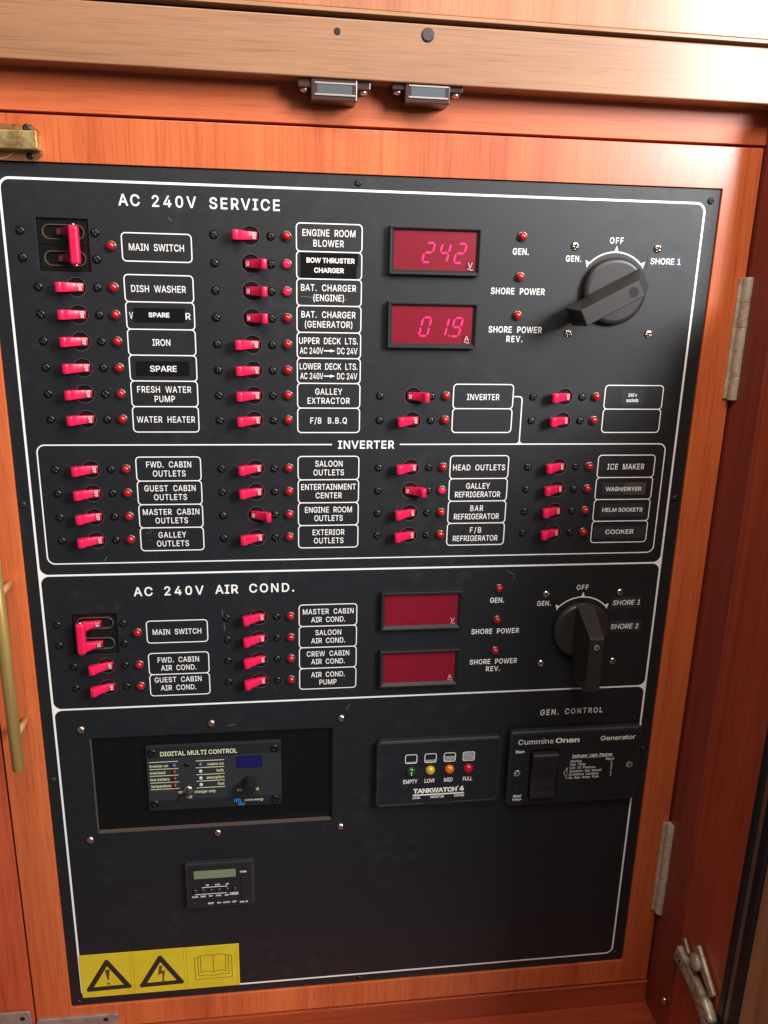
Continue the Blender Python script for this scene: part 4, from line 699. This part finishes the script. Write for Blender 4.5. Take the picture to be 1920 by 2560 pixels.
for Y, s in ((83.1, 'above the upper GEN.'), (120.6, 'above the upper SHORE POWER'), (157.5, 'above the upper SHORE POWER REV.'), (448.3, 'above the lower GEN., right of the blank volt meter'), (485.5, 'above the lower SHORE POWER'), (523.0, 'above the lower SHORE POWER REV.')):
    lamp(503.2, Y, 'unlit round red indicator lamp '+s)

# main two-pole switches
ML = {0: lever_mesh('main_off', False, 1.12, .72), 1: lever_mesh('main_on', True, 1.12, .72)}
for (mx, my), on, lab in ((MAIN[0], 1, 'double pink main switch lever thrown right, below the AC 240V SERVICE title'), (MAIN[1], 0, 'double pink main switch lever thrown left, below the AC 240V AIR COND. title')):
    t = thing('main_switch', lab, 'main switch', mx, my, 0, 'two-pole main switches')
    for s in (-1, 1):
        cy = -s*11.55
        link('pole_housing', loop_plate('pole_housing', [rrect(-22.3, 22.3, cy-11.4, cy+11.4, .3, 1), stadium(-19.0, 19.0, cy, 7.0)], -5.5, -2.6, .3), breaker_black, t)
        link('collar', loop_plate('collar', [stadium(-18.7, 18.7, cy, 6.7), stadium(-17.7, 17.7, cy, 5.7)], -5.5, -1.9, .25), mat('collar_plastic', (.09, .07, .05), .3), t)
        link('inner_face', box('inner_face', -18, 18, cy-6.2, cy+6.2, -9, -4.4), breaker_black, t)
        lv = link('lever', ML[on].copy(), None, t, (0, cy, 0))
        lg = legend_mesh('ON' if on else '15', on); put('legend', lg, lv, 0, 0, .12, 0)
        if on:
            for pf in lv.data.polygons:
                if abs(pf.center.x) < .0095: pf.material_index = 1
        if on: lg.materials[0] = DIM_INK; lv.data.materials[1] = mat('shaded_lever_root', (.10, .004, .012), .5)  # root and legend darkened to paint the shade around them
    k = 1 if on else -1
    link('tie_bar', box('tie_bar', min(k*7.6, k*16.2), max(k*7.6, k*16.2), -17.0, 17.0, 5.2, 14.2, 2.6, 4), lever_pink, t)
    for s in (-1, 1):
        link('pin', lathe('tie_pin', [(2.1, 16.5), (2.1, 18.0), (1.5, 18.5)], 16, True, True), chrome, t, (k*12, 0, 9.8), (0, 0, 0 if s > 0 else PI))
    for X in ((37.3-mx), (102.5-mx)):
        for Y in (90.8+my-102.5, 114.0+my-102.5):
            put('screw', SC_BLACK, t, X-(1.3 if my > 200 else 0)*(1 if X < 0 else .6), Y-my, .05)

# ------------------------------------------------------------------ digital meters
SEG = {'0': 'abcdef', '1': 'bc', '2': 'abged', '4': 'fgbc', '9': 'abcdfg', '8': 'abcdefg'}
def seg_mesh(ch, w=8.2, h=17.6, t=1.8, sl=.24):
    P = dict(a=((0, h), (w, h)), b=((w, h), (w, h/2)), c=((w, h/2), (w, 0)), d=((0, 0), (w, 0)), e=((0, h/2), (0, 0)), f=((0, h), (0, h/2)), g=((0, h/2), (w, h/2)))
    v, f = [], []
    for s in SEG[ch]:
        (x0, y0), (x1, y1) = P[s]; d = Vector((x1-x0, y1-y0)).normalized(); n = Vector((-d.y, d.x)); g = t*.62
        a = Vector((x0, y0))+d*g; b = Vector((x1, y1))-d*g; k = len(v)
        pts = [a-d*g*.4, a+d*t/3+n*t/2, b-d*t/3+n*t/2, b+d*g*.4, b-d*t/3-n*t/2, a+d*t/3-n*t/2]
        v += [(p.x+p.y*sl, p.y, 0) for p in pts]; f.append(tuple(range(k, k+6)))
    return mesh_of('digit', v, f)
def meter(Y0, Y1, digits, unit, label, tab):
    cx, cy = 417.2, (Y0+Y1)/2.; hw, hh = 44.6, (Y1-Y0)/2.
    t = thing('digital_meter', label, 'panel meter', cx, cy, 0, 'red digital panel meters')
    link('bezel', loop_plate('bezel', [rrect(-hw, hw, -hh, hh, .8, 3), rrect(-hw+2.2, hw-2.2, -hh+2.4, hh-2.4, .5, 2)], 0, 7.2, .5), plastic, t)
    # sloping inner lip
    o1 = rrect(-hw+2.0, hw-2.0, -hh+2.2, hh-2.2); i1 = rrect(-hw+4.9, hw-4.9, -hh+4.9, hh-4.4)
    v = [(x, y, 6.9) for x, y in o1]+[(x, y, 3.6) for x, y in i1]
    link('inner_lip', mesh_of('inner_lip', v, [(i, (i+1) % 4, (i+1) % 4+4, i+4) for i in range(4)]), plastic_satin, t)
    w_ = link('display_window', box('display_window', -hw+4.6, hw-4.6, -hh+4.6, hh-4.2, 2.0, 3.8), window_red, t)
    for ch, X in digits:
        dm = seg_mesh(ch); link('digit', dm, segment, w_, (X-cx, -hh+12.0, 3.95))
    if not digits:
        for q in range(4): link('digit', seg_mesh('8'), ghost, w_, (-30+15.5*q, -hh+12.0, 3.86), label='faint unlit digit')
    elif unit == 'A':
        link('decimal_point', lathe('decimal_point', [(.9, 0), (.9, .1)], 10), segment, w_, (434.0-cx, -hh+12.5, 3.9))
    X0, X1 = 30.6, 39.6
    if tab: link('unit_tab', box('unit_tab', X0, X1, -hh+4.9, -hh+13.4, 3.8, 4.0), sticker_red, w_)
    u = letters(unit, (X0+X1)/2-.2, hh-10.0, 5.0, 4.6, t, z=4.12, m=pinkprint, weight=.0, name='unit_letter')
    tl = [((X0+X1)/2-2.6+5.2*k/8, -(-hh+6.1+.55*math.sin(2*PI*k/8))) for k in range(9)]
    link('tilde', line_print('tilde', tl, .6, 4.12), pinkprint, t)
    return t
meter(76.6, 121.0, (('2', 404.6), ('4', 420.2), ('2', 435.6)), 'V', 'volt meter with red display showing 242 at the top of the panel', 1)
meter(146.0, 190.4, (('0', 403.9), ('1', 421.6), ('9', 435.4)), 'A', 'ammeter with red display showing 01.9 below the 242 meter', 1)
meter(448.4, 492.6, (), 'V', 'blank red volt meter, upper one in the AIR COND. section', 0)
meter(517.2, 561.4, (), 'A', 'blank red ammeter, lower one in the AIR COND. section', 0)

# ------------------------------------------------------------------ rotary switches
def rotary(cx, cy, ang, label, screws, inner):
    t = thing('rotary_switch', label, 'rotary switch', cx, cy, 0, 'large rotary selector switches')
    link('dial_base', lathe('dial_base', [(32.5, 0), (32.5, 5.5), (31.6, 7.4), (29.6, 8.6), (27.5, 8.8)], 64), knob_mat, t)
    prof = [(-54, 12.5), (-53.2, 50), (-52.2, 51), (8.5, 51), (10.5, 50), (31.5, 11.5), (31.8, 8.2), (-26, 8.2), (-29, 12.0)]
    n = len(prof)
    def hw(z): return 9.9-(z-8)/43.*1.8
    v = [(x, -hw(z), z) for x, z in prof]+[(x, hw(z), z) for x, z in prof]
    f = [tuple(range(n)), tuple(reversed(range(n, 2*n)))]+[(i, i+n, (i+1) % n+n, (i+1) % n) for i in range(n)]
    me = mesh_of('grip', v, f); me = bevelled(me, 1.1, 3, .5)
    g = link('grip', me, knob_mat, t, rot=(0, 0, ang))
    link('screw_well', lathe('screw_well', [(5.0, 51.02), (5.0, 51.1)], 22), recess, g, (0, 0, 0))
    if inner:
        q = put('screw', SC_FLAT, g, 0, 0, 51.1, .4); q.scale = (.8, .8, .8)
        d = Vector((31.5-10.5, 0, 11.5-50)); a = math.atan2(d.z, d.x)
        link('pointer_line', box('pointer_line', 0, 30, -.35, .35, -.2, .12), recess, g, (13.5, 0, 44.7), (0, -a, 0))
    for X, Y in screws: put('fixing_screw', SC_CHROME, t, X-cx, Y-cy, .05)
    return t
rotary(600.0, 132.4, math.radians(27.8), 'upper rotary switch with its handle turned to SHORE 1', ((557.4, 90.2), (642.6, 90.2), (557.5, 173.8), (642.7, 173.4)), 0)
rotary(600.4, 499.4, math.radians(90), 'lower rotary switch with its handle pointing up to OFF', ((557.8, 456.9), (643.3, 456.9), (558.3, 541.3), (643.6, 541.6)), 1)

# ------------------------------------------------------------------ recess: charger remote module
ba = thing('recess_back_plate', 'glossy black acrylic back plate inside the rectangular recess', 'back plate', 189.5, 672, -6)
link('acrylic_sheet', box('acrylic_sheet', -131.6, 131.6, -60.5, 60.2, -1.5, -.2), acrylic, ba)
md = thing('charger_control_module', 'small black DIGITAL MULTI CONTROL module in the recess', 'control module', 0, 0, 0)
link('housing', pbox('housing', 115.9, 263.5, 626.7, 707.4, -6, -.2, .4), grey_plate, md)
link('title_band', pbox('title_band', 116.1, 263.3, 626.9, 640.2, -.3, -.02), plastic, md); link('lower_band', pbox('lower_band', 116.1, 263.3, 694.6, 707.2, -.3, -.02), plastic, md)
letters('DIGITAL MULTI CONTROL', 173.1, 635.0, 5.7, 83.8, md, z=.1, m=cream, weight=.028)
for Y in (645.0, 654.0, 662.5, 671.3, 679.7): link('rule_line', flat('rule_line', [R(118.6, 149.8, Y-.4, Y+.4)], .08), cream, md)
for Y in (645.8, 654.5, 663.4, 671.8, 680.4): link('rule_line', flat('rule_line', [R(169.1, 200.3, Y-.4, Y+.4)], .08), cream, md)
for s, xa, xb, Y in (('inverter on', 118.8, 138.8, 649.9), ('overload', 118.8, 135.4, 658.4), ('low battery', 118.9, 139.8, 667.0), ('temperature', 119.1, 141.2, 675.6), ('mains on', 181.9, 199.6, 650.4), ('bulk', 191.8, 199.6, 658.9), ('absorption', 180.3, 199.7, 667.6), ('float', 192.2, 199.6, 676.2),
                     ('charger only', 166.4, 190.0, 685.2), ('on', 148.7, 153.6, 684.4), ('off', 158.6, 163.6, 691.6), ('victron energy', 221.7, 242.9, 699.6), ('current limit', 213.9, 238.2, 685.8)):
    letters(s, (xa+xb)/2, Y, 3.5 if 'vict' not in s else 2.9, xb-xa, md, z=.1, m=cream, weight=.02)
LED2 = lathe('module_lamp', [(2.3, 0), (2.3, .8), (1.6, 1.9), (.4, 2.2)], 16)
LED2B = lathe('module_lamp_ring', [(3.0, 0), (3.0, .5), (2.3, .6)], 16)
for X, Y, m_ in ((145.3, 649.8, blue_lens), (145.3, 658.4, darkred_lens), (145.3, 667.0, darkred_lens), (145.3, 675.7, darkred_lens), (173.8, 650.4, blue_lens), (173.8, 659.0, white_dim), (173.8, 667.7, white_dim), (173.8, 676.2, white_dim)):
    l_ = link('status_lamp', LED2B.copy(), rubber, md, (X, -Y, 0)); link('lens', LED2.copy(), m_, l_)
link('sensor', shift(lathe('sensor', [(2.6, 0), (2.4, 1.0), (1.2, 1.6)], 16), 159.4, -649.6), blackscrew, md)
tg = link('toggle_switch', shift(lathe('toggle_nut', [(5.4, 0), (5.4, 1.6), (4.6, 2.4), (3.6, 3.2)], 20), 159.8, -682.0), chrome, md)
link('toggle_stick', lathe('toggle_stick', [(2.0, 2), (1.9, 8), (2.5, 12), (1.6, 13.6)], 16), rubber, tg, (159.8, -682.2, 0), (.22, -.1, 0))
ds = link('display', loop_plate('display', [R(213.6, 242.4, 642.3, 657.6, 1.4, 3)], 0, .25), blue_disp, md)
for q in range(3):
    mm_ = seg_mesh('8' if q else '1', 4.0, 8.5, .8, .1); link('digit', mm_, blue_ghost, ds, (217.5+7.5*q, -654.5, .32))
kb = []
n_ = 36; prof = [(8.2, 0), (8.0, 2), (7.2, 15.2), (6.4, 16.6), (5.8, 16.8)]
v, f = [], []
for r_, z in prof:
    for k in range(n_):
        t_ = 2*PI*k/n_; rr = r_*(1-.07*((k % 3) == 0)*(z < 16)); v.append((rr*math.cos(t_), rr*math.sin(t_), z))
for i in range(len(prof)-1):
    for k in range(n_): f.append((i*n_+k, i*n_+(k+1) % n_, (i+1)*n_+(k+1) % n_, (i+1)*n_+k))
f.append(tuple(range((len(prof)-1)*n_, len(prof)*n_)))
link('current_knob', mesh_of('current_knob', v, f), mat('gloss_knob', (.01, .01, .01), .18), md, (227.6, -676.2, 0))
wave = []
for q in range(3): wave += [((210.3+1.9*q)+k*.19, 703.0-5.0*math.sin(PI*k/10)**.6 if 0 < k < 10 else 703.0) for k in range(11)]
for dx, dy, fl in ((0, 0, 1), (4.4, 0, -1)):
    pp = [(210.2+dx+2.3*q+(2.2*k/8.), 701.8+dy-fl*(4.2*math.sin(PI*k/8.)**.5)) for q in range(3) for k in range(9)]
    link('logo', line_print('logo', pp[::1], .7, .14+.05*(fl > 0)), blue_ink, md)
for X, Y in ((121.9, 633.6), (255.9, 635.0), (122.0, 699.0), (255.8, 700.7)): put('screw', SC_MOD, md, X, Y, 0)

# ------------------------------------------------------------------ tank monitor
tk = thing('tank_monitor', 'black tank level monitor with four coloured lamps, left of the generator control', 'tank monitor', 0, 0, 0)
link('body', loop_plate('body', [R(370.6, 517.4, 628.0, 714.8, 7, 6)], 0, 8.6, 1.6, 4), plastic_satin, tk)
link('raised_rim', loop_plate('raised_rim', [R(371.8, 515.4, 629.6, 713.4, 5, 6), R(374.2, 512.6, 632.0, 710.8, 3.5, 6)], 8.4, 9.4, .4), plastic_satin, tk)
link('face_plate', loop_plate('face_plate', [R(374.5, 512.2, 632.4, 710.4, 3.0, 5)], 8.5, 8.9, .1), panel_paint('smooth_face', (.012, .014, .018), .36, .4), tk)
link('release_tab', pbox('release_tab', 428, 461, 710.6, 714.0, 8.6, 9.9, .3), plastic, tk)
for X, m_, s, wt, wc in ((411.2, green_lens, 'EMPTY', 16.4, 411.1), (433.5, yellow_lens, 'LOW', 12.0, 433.7), (456.0, orange_lens, 'MID', 10.1, 455.8), (478.2, crimson_lens, 'FULL', 11.0, 478.5)):
    l_ = link('level_lamp', lathe('level_lamp', [(5.7, 0), (5.6, 1.2), (4.9, 2.9), (3.4, 4.2), (1.6, 4.8), (.3, 4.9)], 28), m_, tk, (X, -667.2, 8.9), label='domed %s lamp above the word %s' % ({'EMPTY': 'dark green', 'LOW': 'yellow', 'MID': 'orange', 'FULL': 'crimson'}[s], s))
    if s == 'EMPTY': link('lit_filament', box('lit_filament', -.6, .5, -3.0, 1.6, 4.0, 5.2, .3), green_glow, l_)
    letters(s, wc-.2, 681.4, 5.2, wt, tk, z=8.98, weight=.02)
for X, lv in ((411.0, 0), (433.5, 1), (455.9, 2), (478.2, 4)):
    mes = [ring_print('i', X-6.6, X+6.6, 646.1, 657.3, 2.0, .8, 9.0, 4)]
    rows = {0: [656.0], 1: [654.4, 656.0], 2: [650.8, 652.4, 654.0, 655.6], 4: [647.6, 649.2, 650.8, 652.4, 654.0, 655.6]}[lv]
    for yy in rows: mes.append(line_print('w', [(X-6.0+12.*k/24, yy+.4*math.sin(k*PI/3)) for k in range(25)], .5, 9.05))
    link('level_icon', join('level_icon', mes), print_white, tk)
letters('TANKWATCH', 440.6, 694.6, 6.2, 51.5, tk, z=8.98, weight=.055, name='brand_text'); letters('4', 471.9, 694.0, 6.6, 5.4, tk, z=8.98, weight=.075, name='brand_text'); letters('o', 467.4, 690.6, 2.2, 1.6, tk, z=8.98, weight=.02, name='brand_text')
link('underline', flat('underline', [R(414.4, 474.9, 699.2, 700.9)], 9.0), print_white, tk)
letters('LEVEL', 418.9, 703.5, 3.0, 9.2, tk, z=8.98, weight=.03); letters('MONITOR', 443.4, 703.5, 3.0, 16.2, tk, z=8.98, weight=.03); letters('SYSTEM', 469.2, 703.4, 3.0, 11.8, tk, z=8.98, weight=.03)

# ------------------------------------------------------------------ generator remote
gn = thing('generator_control', 'black generator control box with a large rocker switch at the right of the panel', 'generator control', 0, 0, 0)
link('body', loop_plate('body', [R(525.8, 686.2, 623.0, 722.0, 5, 6), R(552.2, 585.0, 648.6, 712.6, 2, 4)], 0, 10, 2.6, 5), plastic_satin, gn)
link('face_plate', loop_plate('face_plate', [R(529.2, 682.8, 627.0, 718.2, 2, 4), R(551.2, 586.0, 647.4, 713.8, 2.6, 4)], 9.9, 10.25, .1), panel_paint('smooth_face_dark', (.010, .012, .015), .36, .4), gn)
link('switch_well', pbox('switch_well', 551, 586, 647, 714, 1, 3), void, gn)
rp = [(-650.2, 3), (-650.2, 15.5), (-652, 17.6), (-668, 16.0), (-684, 12.6), (-700, 13.2), (-709, 15.2), (-711.2, 14.0), (-711.4, 3)]
v = [(553.2, y, z) for y, z in rp]+[(584.0, y, z) for y, z in rp]; n = len(rp)
me = mesh_of('rocker_switch', v, [tuple(range(n)), tuple(reversed(range(n, 2*n)))]+[(i, i+n, (i+1) % n+n, (i+1) % n) for i in range(n)])
rk = link('rocker_switch', bevelled(me, 1.0, 2, .5), plastic_satin, gn)
for q in range(4):
    for zz, hh in ((663.0, 16.6), (669.0, 15.8), (699.0, 13.2), (705.0, 14.3)):
        link('dimple', shift(lathe('dimple', [(1.1, 0), (1.1, .12)], 12), 559.2+6.4*q, -zz, hh), void, rk)
letters('Cummins', 556.7, 636.2, 6.4, 42.0, gn, z=10.35, weight=.006, name='brand_text'); letters('Onan', 594.6, 636.2, 6.6, 29.0, gn, z=10.35, weight=.042, name='brand_text')
letters('Generator', 656.3, 636.0, 6.0, 42.6, gn, z=10.35, weight=.012, name='brand_text')
letters('Start', 538.6, 648.6, 3.6, 10.8, gn, z=10.35, weight=.03); letters('Stop/', 539.3, 708.0, 3.5, 10.2, gn, z=10.35, weight=.035); letters('Prime', 539.2, 712.9, 3.5, 10.8, gn, z=10.35, weight=.035)
link('start_mark', flat('start_mark', [R(541.0, 541.8, 658, 665)], 10.33), void, gn)
put('screw', SC_FLAT, gn, 536.9, 677.4, 10.25); put('screw', SC_FLAT, gn, 674.2, 673.4, 10.25)
link('lamp_hole', shift(lathe('lamp_hole', [(4.0, 10.2), (4.0, 10.6), (3.3, 10.7), (3.0, 10.4)], 22), 538.0, -698.6), plastic, gn)
letters('Indicator  Light  Flashes', 626.9, 657.8, 3.5, 48.8, gn, z=10.35, weight=.03)
link('underline', flat('underline', [R(602.0, 651.9, 660.4, 660.9)], 10.35), print_white, gn)
for q, (s, w) in enumerate((('Starting', 13.6), ('High  Temp', 18.8), ('Low  Oil  Pressure', 31.4), ('Shutdown-See  Manual', 39.4), ('Excessive  Cranking', 36.0), ('No  Raw  Water  Flow', 37.0))):
    letters(s, 600.6+w/2, 665.0+4.45*q, 3.2, w, gn, z=10.35, weight=.010)
letters('Rapid', 649.0, 664.0, 3.2, 10.0, gn, z=10.35, weight=.010)
for q, s in enumerate('12347'): letters(s, 651.8, 668.5+4.5*q, 3.2, 2.0, gn, z=10.35, weight=.010)
link('arrow_mark', line_print('arrow_mark', [(597.4, 673.2), (593.8, 680.6), (598.2, 688.2)], .6, 10.35, True), print_white, gn)

# ------------------------------------------------------------------ timer
tm = thing('programmable_timer', 'small black timer with a grey-green display below the recess', 'timer', 0, 0, 0)
link('body', loop_plate('body', [R(152.0, 227.6, 777.3, 838.6, 1.0, 3)], 0, 6.3, .6, 3), plastic_satin, tm)
link('side_lip', prism_y('side_lip', [(227.4, 0), (231.2, 0), (230.8, 2.6), (227.4, 6.0)], -838.0, -777.6, .3), plastic_satin, tm)
link('face_plate', loop_plate('face_plate', [R(155.4, 225.6, 780.6, 836.0, .6, 2), R(161.6, 209.6, 786.6, 799.2, .4, 1)], 6.3, 6.7), plastic, tm)
link('display', pbox('display', 161.6, 209.6, 786.6, 799.2, 5.9, 6.35), lcd, tm)
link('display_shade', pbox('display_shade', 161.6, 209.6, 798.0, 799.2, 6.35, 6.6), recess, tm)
for q in range(6): link('button', lathe('timer_button', [(3.0, 0), (2.8, 1.6), (1.8, 2.4), (.4, 2.6)], 18), plastic, tm, (162.4+9.04*q, -814.0, 6.6))
me = line_print('upper_rule', [(170.9, 811.4), (170.9, 809.8), (198.4, 809.8), (198.4, 811.4)], .7, 6.8); link('upper_rule', me, print_white, tm)
link('lower_rule', flat('lower_rule', [R(161.8, 198.4, 818.9, 819.6)], 6.8), print_white, tm)
for s, X, Y, cp, w in (('ON', 176.4, 807.0, 2.3, 3.4), ('AUTO', 188.0, 807.0, 2.3, 5.9), ('OFF', 199.2, 807.0, 2.3, 3.8), ('CLOCK', 161.9, 822.3, 2.3, 7.0), ('TIMER', 170.9, 822.3, 2.3, 6.2), ('DAY', 179.9, 822.3, 2.3, 4.1), ('HOUR', 188.8, 822.3, 2.3, 5.9), ('MIN', 198.1, 822.3, 2.3, 4.1), ('OVERRIDE', 206.6, 821.0, 3.6, 9.8),
                       ('RESET', 179.7, 832.6, 2.4, 6.6), ('ON - AUTO - OFF', 198.0, 832.6, 2.4, 22.4), ('POWER', 218.1, 791.4, 2.4, 7.4), ('5min-off', 217.8, 833.4, 2.4, 9.2)):
    letters(s, X, Y, cp, w, tm, z=6.8, weight=.03)
link('slide_slot', pbox('slide_slot', 187, 209.2, 826.0, 829.8, 6.6, 7.2, .4), plastic, tm); link('reset_pin', shift(lathe('reset_pin', [(1.5, 6.6), (1.5, 6.9)], 14), 180.2, -827.2), recess, tm)
link('power_window', pbox('power_window', 215.6, 220.4, 786.4, 788.8, 6.65, 6.8), recess, tm)
link('power_slot', pbox('power_slot', 214.9, 220.9, 797.8, 829.5, 6.6, 7.6, .3), plastic, tm)

# ------------------------------------------------------------------ yellow warning stickers
def tri_loops(cx, cy):
    def rtri(s, r):
        c = [(54.6, 912.6), (33.0, 949.9), (76.9, 949.2)]; c = [(x-54.8+cx, y) for x, y in c]
        gx = sum(p[0] for p in c)/3; gy = sum(p[1] for p in c)/3; out = []
        for x, y in c:
            d = Vector((x-gx, y-gy)); q = Vector((gx, gy))+d*(1+s/(d.length*.5)); a0 = math.atan2(-d.y, d.x)
            for k in range(9):
                a = a0+(k-4)*PI/12*1.3; b = Vector((q.x, -q.y))-Vector((math.cos(a0), math.sin(a0)))*r*2*0
                out.append((b.x-math.cos(a0)*r*2+r*2*math.cos(a)*.98, b.y-math.sin(a0)*r*2+r*2*math.sin(a)*.98) if r else (b.x, b.y))
            if not r: out = out[:len(out)-8]
        return out
    return [rtri(2.2, 1.5), rtri(-2.6, 0)]
ST = ((23.6, 84.2, 'yellow warning sticker with a black exclamation mark triangle'), (84.5, 146.8, 'yellow warning sticker with a black lightning bolt triangle'), (147.1, 209.5, 'yellow sticker with an outlined open book'))
for q, (xa, xb, lab) in enumerate(ST):
    t = thing('warning_sticker', lab, 'sticker', 0, 0, 0, 'yellow stickers in the lower left corner')
    link('sticker_base', loop_plate('sticker_base', [R(xa, xb, 899.5+.1*q, 962.0, .5, 2)], .2, .75, .12), yellow, t)
    link('folded_edge', pbox('folded_edge', xb-2.6, xb-1.6, 899.8, 961.8, .7, 1.05), yellow, t)
    z = .86
    if q < 2:
        cx = 54.8 if q == 0 else 116.6
        link('triangle', flat('triangle', tri_loops(cx, 930), z), ink, t)
    if q == 0:
        link('exclamation_mark', flat('exclamation_mark', [[(51.8, -924), (52.4, -922.9), (54.7, -922.5), (57.0, -922.9), (57.6, -924), (55.4, -938.2), (54.0, -938.2)]], z), ink_brown, t)
        link('exclamation_dot', flat('exclamation_dot', [[(54.7+1.8*math.cos(k), -943.8+1.5*math.sin(k)) for k in [PI*j/8 for j in range(16)]]], z), ink_brown, t)
    if q == 1:
        link('lightning_bolt', flat('lightning_bolt', [[(114.6, -923.6), (118.8, -923.2), (117.0, -931.2), (121.4, -930.6), (119.2, -944.0), (120.5, -944.6), (118.2, -947.6), (116.9, -944.6), (117.7, -944.4), (118.0, -934.4), (112.8, -937.0)]], z), ink_brown, t)
    if q == 2:
        mes = []
        def pl(p): mes.append(line_print('b', p, .65, z+.01*len(mes)))
        pl([(160.2, 916.0), (156.4, 916.0), (156.8, 948.3), (200.6, 948.3), (200.4, 916.0), (196.6, 916.0)])
        pl([(163.4, 914.6), (160.2, 914.6), (160.6, 943.4), (170, 942.6), (178.6, 944.4), (187, 942.6), (196.8, 943.2), (196.6, 914.6), (193.4, 914.6)])
        pl([(178.6, 914.6), (174, 912.8), (168, 912.7), (163.4, 914.0), (163.7, 938.4), (169, 937.0), (174, 937.2), (178.6, 939.0), (183, 937.2), (188, 937.0), (193.2, 938.4), (193.4, 914.0), (188, 912.7), (183, 912.8), (178.6, 914.6)])
        pl([(178.6, 914.6), (178.6, 939.0)])
        link('open_book', join('open_book', mes), ink_brown, t)
